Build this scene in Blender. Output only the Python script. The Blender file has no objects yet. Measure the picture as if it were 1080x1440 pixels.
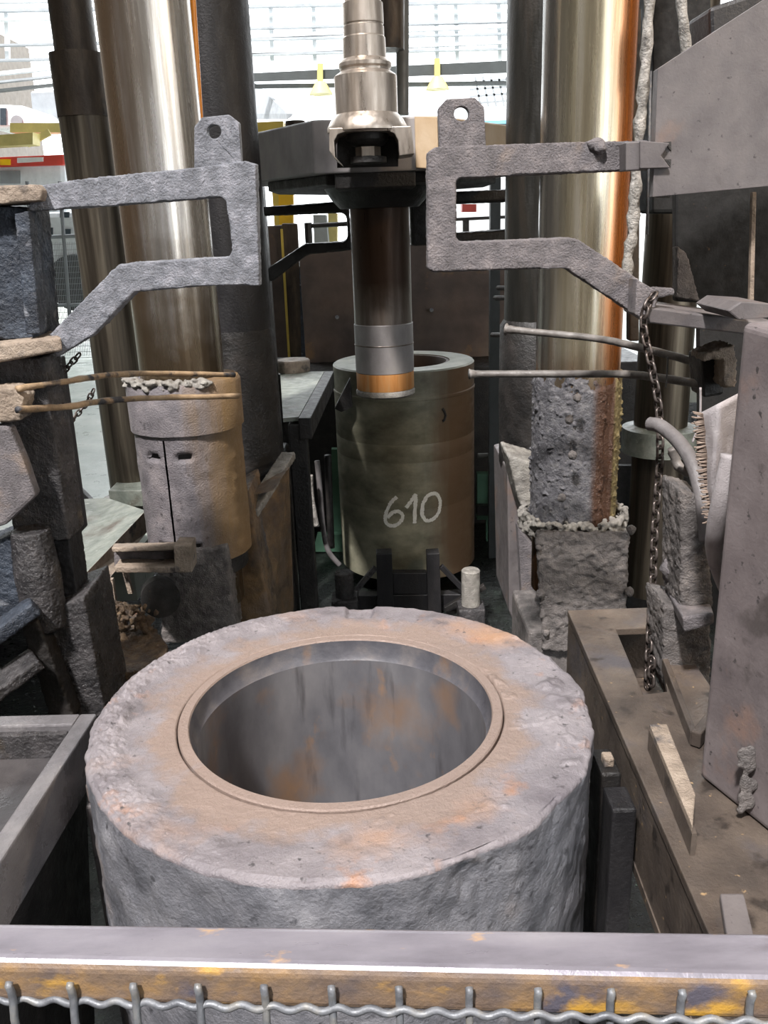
import bpy, bmesh, math, random
from math import sin, cos, pi, radians
from mathutils import Vector, Matrix, noise
from mathutils.geometry import tessellate_polygon

random.seed(7)
sc = bpy.context.scene
COL = sc.collection

# ------------------------------------------------------------------ camera, world, lights
FPX, PITCH, ROLL = 1220.0, radians(18.4), radians(-2.05)
CAM = Vector((0, 0, 3.6))
_R0, _F, _U0 = Vector((1, 0, 0)), Vector((0, cos(PITCH), -sin(PITCH))), Vector((0, sin(PITCH), cos(PITCH)))
_R = cos(ROLL) * _R0 + sin(ROLL) * _U0
_U = -sin(ROLL) * _R0 + cos(ROLL) * _U0
cam = bpy.data.cameras.new('camera')
cam.sensor_fit = 'VERTICAL'
cam.sensor_height = 36.0
cam.lens = FPX * 36.0 / 1440.0
cam.clip_start, cam.clip_end = 0.05, 300
camo = bpy.data.objects.new('camera', cam)
COL.objects.link(camo)
camo.matrix_world = Matrix(((_R.x, _U.x, -_F.x, CAM.x), (_R.y, _U.y, -_F.y, CAM.y), (_R.z, _U.z, -_F.z, CAM.z), (0, 0, 0, 1)))
sc.camera = camo

world = bpy.data.worlds.new('sky')
sc.world = world
world.use_nodes = True
wn = world.node_tree.nodes
wn['Background'].inputs[0].default_value = (0.93, 0.97, 1.0, 1)
wn['Background'].inputs[1].default_value = 4.0

sun = bpy.data.lights.new('sun', 'SUN')
sun.energy, sun.angle, sun.color = 7.2, radians(4), (1.0, 0.96, 0.94)
suno = bpy.data.objects.new('sun', sun)
COL.objects.link(suno)
suno.rotation_euler = Vector((0.26, 0.58, -0.93)).to_track_quat('-Z', 'Y').to_euler()

lamp = bpy.data.lights.new('high_bay_lamp', 'POINT')
lamp.energy, lamp.color, lamp.shadow_soft_size = 420, (1.0, 0.70, 0.40), 0.3
lampo = bpy.data.objects.new('high_bay_lamp', lamp)
COL.objects.link(lampo)
lampo.location = (4.6, 1.6, 6.6)

sc.view_settings.view_transform = 'Standard'
sc.view_settings.look = 'None'
sc.view_settings.gamma = 1.0
sc.view_settings.use_curve_mapping = False
sc.view_settings.exposure = 0.0


# ------------------------------------------------------------------ measuring helpers
def ray(px, py):
    return ((px - 540.0) / FPX) * _R - ((py - 720.0) / FPX) * _U + _F


def P(px, py, Y):                       # point of the place seen at a pixel, standing at depth Y
    d = ray(px, py)
    return CAM + d * (Y / d.y)


def Pz(px, py, z):                      # point of the place seen at a pixel, at height z
    d = ray(px, py)
    return CAM + d * ((z - CAM.z) / d.z)


# ------------------------------------------------------------------ materials
def lin(c):
    def f(v):
        v /= 255.0
        return v / 12.92 if v <= 0.04045 else ((v + 0.055) / 1.055) ** 2.4
    return (f(c[0]), f(c[1]), f(c[2]), 1)


MATS = {}


def mat(name, cols, scale=3.0, stretch=(1, 1, 1), rough=0.6, rvar=0.15, metallic=0.0, bump=0.3, bscale=40.0,
        bdist=0.01, spot=None, detail=8, bstretch=(1, 1, 1), axis=None):
    """cols: list of sRGB 0-255 colours run through a noise ramp; spot: (colour, scale, threshold, softness);
    axis: (component, from, to, colour, noise amount) a tint with its own place on the thing."""
    m = bpy.data.materials.new(name)
    m.use_nodes = True
    nt = m.node_tree
    N, L = nt.nodes, nt.links
    b = N['Principled BSDF']
    tc = N.new('ShaderNodeTexCoord')

    def mapped(s):
        mp = N.new('ShaderNodeMapping')
        mp.inputs['Scale'].default_value = s
        L.new(tc.outputs['Object'], mp.inputs['Vector'])
        return mp.outputs['Vector']

    def nz(vec, s, d=detail, r=0.6):
        n = N.new('ShaderNodeTexNoise')
        n.inputs['Scale'].default_value = s
        n.inputs['Detail'].default_value = d
        n.inputs['Roughness'].default_value = r
        L.new(vec, n.inputs['Vector'])
        return n.outputs['Fac']

    def ramp(fac, stops):
        r = N.new('ShaderNodeValToRGB')
        e = r.color_ramp.elements
        while len(e) < len(stops):
            e.new(0.5)
        for i, (p, c) in enumerate(stops):
            e[i].position = p
            e[i].color = c
        L.new(fac, r.inputs['Fac'])
        return r.outputs['Color']

    v = mapped(stretch)
    n1 = nz(v, scale)
    k = len(cols)
    stops = [(0.30 + 0.40 * i / max(1, k - 1), lin(c)) for i, c in enumerate(cols)]
    colr = ramp(n1, stops)
    if spot:
        sps = spot if isinstance(spot, list) else [spot]
        for sp in sps:
            n2 = nz(mapped(sp[4] if len(sp) > 4 else (1, 1, 1)), sp[1], 6, 0.55)
            f = ramp(n2, [(sp[2], (0, 0, 0, 1)), (sp[2] + sp[3], (1, 1, 1, 1))])
            mx = N.new('ShaderNodeMixRGB')
            L.new(f, mx.inputs['Fac'])
            L.new(colr, mx.inputs['Color1'])
            mx.inputs['Color2'].default_value = lin(sp[0])
            colr = mx.outputs['Color']
    if axis:
        for (comp, a, bb, c, amt) in axis:
            sep = N.new('ShaderNodeSeparateXYZ')
            if comp == 'R':
                vm = N.new('ShaderNodeVectorMath')
                vm.operation = 'MULTIPLY'
                vm.inputs[1].default_value = (1, 1, 0)
                L.new(tc.outputs['Object'], vm.inputs[0])
                ln = N.new('ShaderNodeVectorMath')
                ln.operation = 'LENGTH'
                L.new(vm.outputs[0], ln.inputs[0])
                src = ln.outputs['Value']
            else:
                L.new(tc.outputs['Object'], sep.inputs[0])
                src = sep.outputs[comp]
            n3 = nz(mapped((6, 6, 0.6) if comp == 'X' else (3, 3, 3)), 2.0, 5)
            ad = N.new('ShaderNodeMath')
            ad.operation = 'MULTIPLY_ADD'
            L.new(n3, ad.inputs[0])
            ad.inputs[1].default_value = amt
            L.new(src, ad.inputs[2])
            mr = N.new('ShaderNodeMapRange')
            mr.inputs['From Min'].default_value = a + amt * 0.5
            mr.inputs['From Max'].default_value = bb + amt * 0.5
            L.new(ad.outputs[0], mr.inputs['Value'])
            mx = N.new('ShaderNodeMixRGB')
            L.new(mr.outputs[0], mx.inputs['Fac'])
            L.new(colr, mx.inputs['Color1'])
            mx.inputs['Color2'].default_value = lin(c)
            colr = mx.outputs['Color']
    L.new(colr, b.inputs['Base Color'])
    b.inputs['Metallic'].default_value = metallic
    mr = N.new('ShaderNodeMapRange')
    mr.inputs['From Min'].default_value = 0.3
    mr.inputs['From Max'].default_value = 0.7
    mr.inputs['To Min'].default_value = max(0.03, rough - rvar)
    mr.inputs['To Max'].default_value = min(1.0, rough + rvar)
    L.new(nz(v, scale * 2.3, 4), mr.inputs['Value'])
    L.new(mr.outputs[0], b.inputs['Roughness'])
    if bump:
        bp = N.new('ShaderNodeBump')
        bp.inputs['Strength'].default_value = bump
        bp.inputs['Distance'].default_value = bdist
        L.new(nz(mapped(bstretch), bscale, 5, 0.65), bp.inputs['Height'])
        L.new(bp.outputs['Normal'], b.inputs['Normal'])
    MATS[name] = m
    return m


def plain(name, c, rough=0.5, metallic=0.0, **kw):
    c2 = tuple(max(0, x * 0.86) for x in c)
    return mat(name, [c2, c], rough=rough, metallic=metallic, bump=kw.pop('bump', 0.1), **kw)


mat('ring_steel', [(104, 98, 102), (126, 120, 123), (144, 137, 139)], scale=6, rough=0.46, rvar=0.16, bump=0.7, bscale=110,
    bdist=0.006, metallic=0.1,
    axis=[('R', .57, .50, (136, 119, 110), .40)],
    spot=[((158, 124, 98), 3.1, 0.56, 0.24), ((164, 118, 86), 9, 0.60, 0.20), ((92, 86, 88), 7.5, 0.58, 0.16), ((72, 68, 70), 44, 0.63, 0.08)])
mat('ring_side', [(78, 79, 84), (104, 104, 109), (126, 125, 129)], scale=8, rough=0.5, rvar=0.15, bump=0.6, bscale=75, bdist=0.010,
    spot=[((116, 100, 88), 2.0, 0.60, 0.14), ((66, 66, 70), 30, .60, .1)])
mat('liner_steel', [(98, 92, 93), (118, 111, 112), (134, 126, 125)], scale=6, rough=0.6, bump=0.25, bscale=90, bdist=.004,
    spot=[((134, 104, 84), 4, 0.60, 0.16)])
mat('bore_steel', [(78, 77, 81), (104, 103, 107), (126, 124, 126)], scale=2.4, stretch=(1.6, 1.6, 0.8), rough=0.45, bump=0.08, bscale=30,
    metallic=0.2, spot=[((140, 106, 74), 2.6, 0.53, 0.22, (1, 1, 0.9)), ((60, 57, 60), 8, 0.62, 0.2, (2, 2, 0.25)), ((166, 122, 74), 7, .62, .16, (1, 1, .5))])
mat('counterbore', [(62, 62, 68), (86, 85, 90), (112, 106, 104)], scale=9, rough=0.45, bump=0.15, bscale=60, metallic=0.1,
    spot=[((120, 96, 78), 6, 0.60, 0.14)])
mat('crust_grey', [(94, 96, 102), (124, 126, 133), (158, 158, 166)], scale=16, rough=0.5, rvar=0.15, bump=1.0, bscale=130, bdist=0.010,
    spot=[((92, 92, 100), 44, .62, .12)])
mat('crust_brown', [(86, 82, 83), (110, 105, 107), (134, 127, 127)], scale=14, rough=0.55, bump=1.0, bscale=130, bdist=0.010,
    spot=[((140, 124, 112), 5, 0.58, 0.16), ((84, 80, 80), 46, .62, .12)])
mat('plate_grey', [(80, 75, 76), (95, 90, 90), (107, 101, 100)], scale=6, rough=0.55, bump=0.25, bscale=110, bdist=0.006,
    spot=[((122, 98, 84), 3.2, 0.58, 0.18), ((60, 56, 56), 44, 0.64, 0.06), ((80, 75, 74), 7, .6, .1)])
mat('post_grey', [(86, 79, 80), (106, 98, 98), (122, 114, 114)], scale=5, rough=0.55, bump=0.25, bscale=80, bdist=0.006,
    spot=[((138, 108, 92), 3.4, 0.57, 0.16), ((76, 70, 69), 6, 0.60, 0.08), ((64, 60, 60), 44, .64, .06)])
mat('tan_steel', [(112, 99, 87), (146, 131, 116), (170, 154, 138)], scale=12, rough=0.65, bump=0.9, bscale=90, bdist=0.010,
    spot=[((82, 77, 76), 11, 0.57, 0.12)])
mat('blue_grime', [(26, 30, 38), (44, 50, 60), (70, 78, 90)], scale=8, rough=0.5, bump=0.9, bscale=50, bdist=0.015,
    spot=[((110, 112, 118), 11, 0.62, 0.08)])
mat('wet_grime', [(30, 29, 31), (54, 52, 53), (80, 77, 78)], scale=10, rough=0.32, rvar=0.15, bump=0.9, bscale=70, bdist=0.012,
    spot=[((80, 68, 50), 4, 0.60, 0.12)])
mat('black_grease', [(16, 15, 15), (30, 28, 27), (46, 42, 40)], scale=7, rough=0.5, bump=0.6, bscale=50, bdist=0.01)
mat('dark_column', [(18, 18, 20), (30, 29, 31), (44, 42, 43)], scale=6, stretch=(1, 1, .35), rough=0.5, bump=0.6, bscale=60, bdist=0.006)
mat('dark_column_green', [(20, 20, 18), (32, 31, 28), (48, 42, 36)], scale=5, stretch=(2, 2, .3), rough=0.4, bump=0.3, bscale=60, bdist=0.006)
CH = dict(scale=2.2, stretch=(6, 6, 0.22), rough=0.24, rvar=0.12, metallic=0.82, bump=0.08, bscale=60, bdist=0.003, bstretch=(1, 1, .06))
mat('chrome_left', [(108, 97, 84), (186, 181, 174), (236, 236, 238)],
    axis=[('X', .02, -.12, (124, 104, 84), .26), ('Z', 3.65, 3.0, (106, 92, 74), .9)], **CH)
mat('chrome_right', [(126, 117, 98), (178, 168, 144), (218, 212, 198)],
    axis=[('X', .05, .15, (204, 120, 56), .14), ('X', -.12, -.2, (112, 108, 102), .1), ('Z', 3.0, 2.6, (108, 78, 54), .4)], **CH)  # orange towards the right side, greyer at the left edge, brown low down
mat('chrome_tan', [(50, 45, 40), (92, 84, 74), (136, 127, 112)], **{**CH, 'rough': 0.4})
mat('rust_column', [(48, 40, 34), (70, 59, 49), (96, 82, 66)], scale=4, stretch=(2, 2, .5), rough=0.5, bump=0.4, bscale=30, metallic=.3,
    spot=[((30, 26, 24), 3, .58, .12)])
mat('sleeve_left', [(84, 80, 83), (108, 103, 106), (130, 123, 124)], scale=9, rough=0.5, bump=0.9, bscale=110, bdist=0.008,
    spot=[((70, 66, 68), 26, .60, .1)], axis=[('X', .05, .26, (124, 99, 66), .28)])  # tan right side: rust with the warm light painted in
mat('plinth_rust', [(58, 48, 41), (92, 74, 53), (128, 101, 68)], scale=8, rough=0.5, bump=0.8, bscale=90, bdist=0.008,
    spot=[((80, 76, 77), 4, .54, .14)])
mat('sleeve_right', [(62, 61, 64), (88, 87, 91), (118, 116, 117)], scale=22, rough=0.36, rvar=.2, bump=1.0, bscale=120, bdist=0.010,
    axis=[('X', .035, .07, (70, 45, 29), .10), ('X', .165, .185, (120, 106, 70), .05)])
mat('pedestal_crust', [(72, 68, 66), (102, 97, 95), (130, 123, 119)], scale=14, rough=0.5, rvar=.2, bump=1.0, bscale=110, bdist=0.012)
mat('ash_crust', [(96, 92, 88), (132, 128, 122), (162, 158, 150)], scale=12, rough=0.55, rvar=.2, bump=0.9, bscale=90, bdist=0.010)
mat('ram_steel', [(84, 74, 66), (112, 102, 94), (140, 132, 126)], scale=3, stretch=(4, 4, .4), rough=0.4, metallic=.5, bump=.1, bscale=50,
    axis=[('Z', .62, .9, (66, 50, 40), .15)])
mat('ram_band', [(196, 128, 66), (222, 156, 92), (214, 178, 134)], scale=3, stretch=(6, 6, .5), rough=0.5, metallic=.2, bump=.1)
mat('stem_steel', [(148, 136, 124), (182, 170, 158), (202, 192, 182)], scale=3, stretch=(4, 4, .5), rough=0.38, metallic=.8, bump=.1, bscale=40)
mat('crosshead_steel', [(126, 122, 122), (152, 148, 148), (172, 166, 162)], scale=3, rough=0.5, bump=.15, metallic=.2, stretch=(1, 1, .6))
mat('crosshead_tan', [(150, 126, 98), (178, 154, 124), (190, 170, 144)], scale=3, rough=0.5, bump=.15, stretch=(1, 1, .6))
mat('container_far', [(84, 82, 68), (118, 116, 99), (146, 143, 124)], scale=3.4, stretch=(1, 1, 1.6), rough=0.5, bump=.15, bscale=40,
    axis=[('X', .15, .4, (98, 78, 58), .3)])  # brown right side paints in the warm lamp light
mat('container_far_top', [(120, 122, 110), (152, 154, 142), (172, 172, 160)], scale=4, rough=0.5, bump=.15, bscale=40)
mat('paint_white', [(206, 206, 200), (232, 232, 226)], scale=30, rough=.7, bump=.2)
mat('screen_brown', [(58, 48, 44), (82, 69, 62), (104, 88, 76)], scale=1.6, rough=.6, bump=.2, bscale=25,
    spot=[((126, 96, 62), 2.2, .62, .12)])
mat('tray_steel', [(84, 82, 84), (116, 113, 115), (140, 136, 136)], scale=5, rough=.35, rvar=.15, bump=.5, bscale=70, bdist=.006, metallic=.3)
mat('tray_inside', [(50, 48, 48), (72, 69, 70), (92, 88, 88)], scale=3, rough=.3, rvar=.12, bump=.25, bscale=30, metallic=.3)
mat('rail_paint', [(112, 108, 116), (134, 130, 138), (148, 144, 150)], scale=14, stretch=(.5, 2, 2), rough=.35, rvar=.1, bump=.2, bscale=90, bdist=.003,
    spot=[((190, 156, 120), 55, .64, .08, (.45, 1, 1)), ((104, 98, 104), 20, .60, .1, (.4, 1, 1))], metallic=.3)
mat('rail_rust', [(92, 82, 80), (120, 100, 82), (150, 118, 76)], scale=30, stretch=(.7, 1, 1), rough=.6, bump=.4, bscale=120, bdist=.004,
    spot=[((190, 146, 62), 26, .54, .12, (.6, 1, 1)), ((86, 82, 92), 16, .60, .08)])
mat('wire_zinc', [(90, 92, 97), (116, 118, 122), (140, 136, 128)], scale=40, rough=.55, metallic=.3, bump=.2)
mat('shade_black', [(8, 8, 8), (14, 13, 12), (22, 19, 17)], scale=8, rough=.8, bump=.4, bscale=60, bdist=.006, spot=[((60, 44, 24), 40, .66, .06)])  # near-black colour standing in for shade
mat('beam_brown', [(58, 51, 47), (80, 71, 64), (100, 89, 79)], scale=4.5, rough=.42, rvar=.15, bump=.4, bscale=70, bdist=.008,
    spot=[((74, 70, 72), 4, .54, .14), ((50, 44, 40), 14, .58, .1), ((150, 126, 94), 34, .68, .04)])
mat('rod_steel', [(82, 77, 73), (108, 103, 99), (130, 125, 121)], scale=14, rough=.5, bump=.5, bscale=90, bdist=.005)
mat('rod_left', [(96, 82, 68), (150, 126, 98), (176, 150, 120)], scale=10, rough=.6, bump=.7, bscale=90, bdist=.006,
    spot=[((52, 52, 56), 6, .54, .06)])
mat('chain_steel', [(44, 36, 32), (74, 66, 62), (110, 102, 98)], scale=20, rough=.35, metallic=.6, bump=.2)
mat('cloth_grey', [(136, 130, 130), (160, 154, 155), (176, 170, 170)], scale=8, rough=.9, bump=.6, bscale=220, bdist=.004)
mat('fringe', [(112, 98, 88), (140, 124, 112)], scale=20, rough=.9, bump=0)
mat('pipe_grey', [(78, 75, 75), (98, 94, 94), (112, 108, 108)], scale=10, rough=.6, bump=.3, bscale=60)
mat('hose_crust', [(70, 66, 62), (150, 146, 140), (196, 190, 184)], scale=16, rough=.4, bump=1, bscale=60, bdist=.015)
mat('oil_floor', [(10, 11, 10), (20, 23, 21), (36, 42, 38)], scale=6, rough=.35, rvar=.15, bump=.8, bscale=25, bdist=.02,
    spot=[((104, 132, 116), 18, .70, .05)])
mat('green_paint', [(70, 104, 86), (96, 136, 112)], scale=3, rough=.5, bump=.1)
mat('floor_wet', [(128, 138, 130), (160, 168, 160), (186, 190, 182)], scale=2.4, rough=.35, rvar=.12, bump=.25, bscale=20, bdist=.01)
mat('deck_steel', [(84, 88, 82), (112, 117, 109), (138, 140, 131)], scale=7, rough=.5, bump=.5, bscale=60, spot=[((80, 72, 62), 3, .58, .12), ((150, 154, 146), 20, .64, .08)])
mat('debris', [(52, 42, 34), (84, 68, 52), (124, 104, 80)], scale=14, rough=.45, bump=1, bscale=60, bdist=.02,
    spot=[((184, 84, 54), 7, .68, .04)])
plain('hall_white', (226, 230, 232), .6)
plain('hall_grey', (150, 154, 158), .6)
plain('hall_dark', (66, 70, 70), .6)
plain('hall_wall', (120, 112, 104), .8)
plain('yellow_paint', (214, 186, 84), .5)
plain('crane_yellow', (206, 190, 120), .5)
plain('sign_yellow', (240, 190, 20), .5)
plain('red_paint', (206, 70, 60), .5)
plain('blue_paint', (120, 176, 210), .5)
plain('bright_orange', (236, 146, 30), .4)
plain('cabinet_grey', (110, 110, 106), .5)
plain('van_white', (232, 236, 240), .35)
plain('glass_dark', (70, 80, 88), .2)
plain('tyre', (30, 30, 32), .8)


# ------------------------------------------------------------------ mesh building
class MB:
    def __init__(s):
        s.v, s.f = [], []

    def add(s, vs, fs):
        o = len(s.v)
        s.v += [Vector(p) for p in vs]
        s.f += [tuple(i + o for i in f) for f in fs]
        return s

    def hexa(s, b, t):
        """four bottom and four top corners, both counter-clockwise from above"""
        return s.add(list(b) + list(t), [(3, 2, 1, 0), (4, 5, 6, 7), (0, 1, 5, 4), (1, 2, 6, 5), (2, 3, 7, 6), (3, 0, 4, 7)])

    def box(s, x0, x1, y0, y1, z0, z1):
        return s.hexa([(x0, y0, z0), (x1, y0, z0), (x1, y1, z0), (x0, y1, z0)], [(x0, y0, z1), (x1, y0, z1), (x1, y1, z1), (x0, y1, z1)])

    def bar(s, a, b, w, h, up=(0, 0, 1)):
        a, b = Vector(a), Vector(b)
        d = (b - a).normalized()
        u = Vector(up)
        r = d.cross(u)
        if r.length < 1e-4:
            r = d.cross(Vector((0, 1, 0)))
        r.normalize()
        u = r.cross(d)
        r, u = r * w / 2, u * h / 2
        return s.add([a - r - u, a + r - u, a + r + u, a - r + u, b - r - u, b + r - u, b + r + u, b - r + u],
                     [(0, 1, 2, 3), (7, 6, 5, 4), (0, 4, 5, 1), (1, 5, 6, 2), (2, 6, 7, 3), (3, 7, 4, 0)])

    def tube(s, pts, r, n=10, caps=True):
        pts = [Vector(p) for p in pts]
        rs = r if isinstance(r, (list, tuple)) else [r] * len(pts)
        vs, fs = [], []
        prev = None
        for i, p in enumerate(pts):
            d = (pts[min(i + 1, len(pts) - 1)] - pts[max(i - 1, 0)]).normalized()
            if prev is None:
                a = d.orthogonal().normalized()
            else:
                a = (prev - d * prev.dot(d)).normalized()
            prev = a
            b = d.cross(a)
            for k in range(n):
                t = 2 * pi * k / n
                vs.append(p + (a * cos(t) + b * sin(t)) * rs[i])
        for i in range(len(pts) - 1):
            for k in range(n):
                k2 = (k + 1) % n
                fs.append((i * n + k, i * n + k2, (i + 1) * n + k2, (i + 1) * n + k))
        if caps:
            fs.append(tuple(range(n - 1, -1, -1)))
            fs.append(tuple((len(pts) - 1) * n + k for k in range(n)))
        return s.add(vs, fs)

    def lathe(s, prof, c, n=64, closed=False, caps=(1, 1)):
        """prof: (radius, z) list around the vertical axis through c"""
        c = Vector(c)
        vs, fs = [], []
        for (r, z) in prof:
            for k in range(n):
                t = 2 * pi * k / n
                vs.append((c.x + r * cos(t), c.y + r * sin(t), c.z + z))
        m = len(prof)
        for i in range(m - 1 if not closed else m):
            j = (i + 1) % m
            for k in range(n):
                k2 = (k + 1) % n
                fs.append((i * n + k, i * n + k2, j * n + k2, j * n + k))
        if not closed:
            if prof[0][0] > 1e-6 and caps[0]:
                fs.append(tuple(range(n - 1, -1, -1)))
            if prof[-1][0] > 1e-6 and caps[1]:
                fs.append(tuple((m - 1) * n + k for k in range(n)))
        return s.add(vs, fs)

    def prism(s, poly, vec, holes=()):
        """flat outline (3-D points) with holes, given thickness vec"""
        vec = Vector(vec)
        loops = [[Vector(p) for p in poly]] + [[Vector(p) for p in h] for h in holes]
        tris = tessellate_polygon(loops)
        flat = [p for l in loops for p in l]
        n = len(flat)
        vs = flat + [p + vec for p in flat]
        fs = []
        for t in tris:
            fs.append(tuple(t))
            fs.append(tuple(i + n for i in reversed(t)))
        o = 0
        for l in loops:
            k = len(l)
            for i in range(k):
                a, b = o + i, o + (i + 1) % k
                fs.append((a, b, b + n, a + n))
            o += k
        return s.add(vs, fs)

    def blob(s, c, r, sq=(1, 1, 1), n=7, m=5):
        c = Vector(c)
        vs, fs = [], []
        for i in range(m + 1):
            a = pi * i / m
            for k in range(n):
                t = 2 * pi * k / n
                q = r * (0.8 + 0.4 * random.random())
                vs.append(c + Vector((sq[0] * q * sin(a) * cos(t), sq[1] * q * sin(a) * sin(t), sq[2] * q * cos(a))))
        for i in range(m):
            for k in range(n):
                k2 = (k + 1) % n
                fs.append((i * n + k, (i + 1) * n + k, (i + 1) * n + k2, i * n + k2))
        return s.add(vs, fs)


_tex = {}


def clouds(size):
    if size not in _tex:
        t = bpy.data.textures.new('grain_%g' % size, 'CLOUDS')
        t.noise_scale = size
        t.noise_depth = 6
        _tex[size] = t
    return _tex[size]


def make(name, mb, m, base=(0, 0, 0), smooth=False, bevel=0, crust=None, weld=True, displace=None, seg=2):
    base = Vector(base)
    me = bpy.data.meshes.new(name)
    me.from_pydata([tuple(p - base) for p in mb.v], [], mb.f)
    bm = bmesh.new()
    bm.from_mesh(me)
    if weld:
        bmesh.ops.remove_doubles(bm, verts=bm.verts, dist=1e-5)
    bmesh.ops.recalc_face_normals(bm, faces=bm.faces)
    bm.to_mesh(me)
    bm.free()
    for mm in (m if isinstance(m, (list, tuple)) else [m]):
        me.materials.append(MATS[mm])
    o = bpy.data.objects.new(name, me)
    COL.objects.link(o)
    if smooth is True:
        for p in me.polygons:
            p.use_smooth = True
    elif smooth:
        me.shade_smooth() if hasattr(me, 'shade_smooth') else None
        try:
            me.set_sharp_from_angle(angle=radians(smooth))
        except Exception:
            pass
    if bevel:
        b = o.modifiers.new('bevel', 'BEVEL')
        b.width, b.segments, b.limit_method, b.angle_limit = bevel, seg, 'ANGLE', radians(40)
        b.harden_normals = False
    if crust:
        vox, amt, size = crust[:3]
        r = o.modifiers.new('remesh', 'REMESH')
        r.mode, r.voxel_size, r.use_smooth_shade = 'VOXEL', vox, True
        sm = o.modifiers.new('soften', 'SMOOTH')
        sm.iterations = 2
        d = o.modifiers.new('crust', 'DISPLACE')
        d.texture, d.strength, d.mid_level = clouds(size), amt * .5, 0.5
        d2 = o.modifiers.new('crust2', 'DISPLACE')
        d2.texture, d2.strength, d2.mid_level = clouds(size * 0.3), amt * 0.5, 0.5
    if displace:
        d = o.modifiers.new('uneven', 'DISPLACE')
        d.texture, d.strength, d.mid_level = clouds(displace[1]), displace[0], 0.5
    return o


class Thing:
    """an Empty at the base of a thing that carries its parts"""
    def __init__(s, name, label, cat, base, group=None, kind=None):
        s.base = Vector(base)
        s.o = bpy.data.objects.new(name, None)
        COL.objects.link(s.o)
        s.o.empty_display_size = 0.1
        s.o.location = s.base
        tag(s.o, label, cat, group, kind)

    def part(s, name, mb, m, parent=None, label=None, kind=None, **kw):
        o = make(name, mb, m, s.base, **kw)
        o.parent = parent or s.o
        if label:
            o['label'] = label
        if kind:
            o['kind'] = kind
        return o


def tag(o, label=None, cat=None, group=None, kind=None):
    if label:
        o['label'] = label
    if cat:
        o['category'] = cat
    if group:
        o['group'] = group
    if kind:
        o['kind'] = kind
    return o


def single(name, mb, m, label, cat, base=None, group=None, kind=None, **kw):
    if base is None:
        xs = [p.x for p in mb.v]
        ys = [p.y for p in mb.v]
        zs = [p.z for p in mb.v]
        base = ((min(xs) + max(xs)) / 2, (min(ys) + max(ys)) / 2, min(zs))
    o = make(name, mb, m, base, **kw)
    o.location = base
    return tag(o, label, cat, group, kind)


def struct(name, mb, m, label=None, **kw):
    o = make(name, mb, m, **kw)
    return tag(o, label, None, None, 'structure')


def spline(pts, n=8):
    """smooth path through points"""
    pts = [Vector(p) for p in pts]
    out = []
    for i in range(len(pts) - 1):
        p0, p1, p2, p3 = pts[max(i - 1, 0)], pts[i], pts[i + 1], pts[min(i + 2, len(pts) - 1)]
        for k in range(n):
            t = k / n
            out.append(0.5 * ((2 * p1) + (p2 - p0) * t + (2 * p0 - 5 * p1 + 4 * p2 - p3) * t * t + (3 * p1 - p0 - 3 * p2 + p3) * t ** 3))
    out.append(pts[-1])
    return out


def leg_to(mb, z, w=.05):
    """a plain support from the underside of a shape down to height z"""
    xs, ys, zs = [p.x for p in mb.v], [p.y for p in mb.v], [p.z for p in mb.v]
    cx, cy, zl = (min(xs) + max(xs)) / 2, (min(ys) + max(ys)) / 2, min(zs)
    return mb.box(cx - w, cx + w, cy - w, cy + w, z, zl + .02)


def flat(pxs, Y):
    return [P(x, y, Y) for x, y in pxs]


def circ(cx, cy, r, Y, n=20):
    return [P(cx + r * cos(2 * pi * k / n), cy + r * sin(2 * pi * k / n), Y) for k in range(n)]


# ================================================================== the hall
SHOP_Z = 1.45
struct('floor', MB().box(-16, 18, -10, 46, -0.25, 0.0), 'oil_floor', 'dark oily floor of the press pit')
struct('floor_shop', MB().box(-16, -1.75, 5.6, 46, 1.15, SHOP_Z), 'floor_wet', 'pale wet concrete shop floor left of the press')
struct('floor_rear', MB().box(-1.75, 18, 11.6, 46, 1.15, SHOP_Z), 'floor_wet', 'pale concrete shop floor behind the press')
struct('wall_left', MB().box(-16.3, -16, -10, 46, 0, 12), 'hall_wall', 'dim brown side wall of the hall')
mb = MB()
for bx in ((-1, 46, 0, 12), (-10, -9, 0, 12), (-9, -1, 0, 2), (-9, -1, 11.4, 12)):
    mb.box(18, 18.3, bx[0], bx[1], bx[2], bx[3])
struct('wall_right', mb, 'hall_wall', 'dim brown side wall of the hall with an opening added for chrome reflections')  # opening added for the chrome columns to reflect
mb = MB()
for bx in ((-16, -5.0, -10, 16), (1.0, 18, -10, 16), (-5.0, 1.0, 2.1, 16), (-5.0, 1.0, -10, -6.5)):
    mb.box(bx[0], bx[1], bx[2], bx[3], 11.6, 12)
struct('ceiling', mb, 'hall_wall', 'dark unseen roof over the press, skylight opening shaped for the sun')  # unseen roof, its extent and opening shaped for the light
mb = MB()
for bx in ((-16, 6.5, 0, 12), (15.0, 18, 0, 12), (6.5, 15.0, 0, 2.0), (6.5, 15.0, 11.4, 12)):
    mb.box(bx[0], bx[1], -10.3, -10, bx[2], bx[3])
struct('wall_front', mb, 'hall_wall', 'dim unseen wall added behind the viewer, its opening placed for chrome reflections')  # unseen wall added to cut light; opening placed for the chrome columns


# ================================================================== front container ring
RC = Vector((-0.141, 2.163, 0.0))
RR, RL, RB, ZT = 0.695, 0.458, 0.424, 2.30


def fr(p, s, o=4):
    return noise.fractal(p * s, 1.0, 2.0, o, noise_basis='PERLIN_ORIGINAL')


def sstep(a, b, x):
    t = max(0.0, min(1.0, (x - a) / (b - a)))
    return t * t * (3 - 2 * t)


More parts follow.
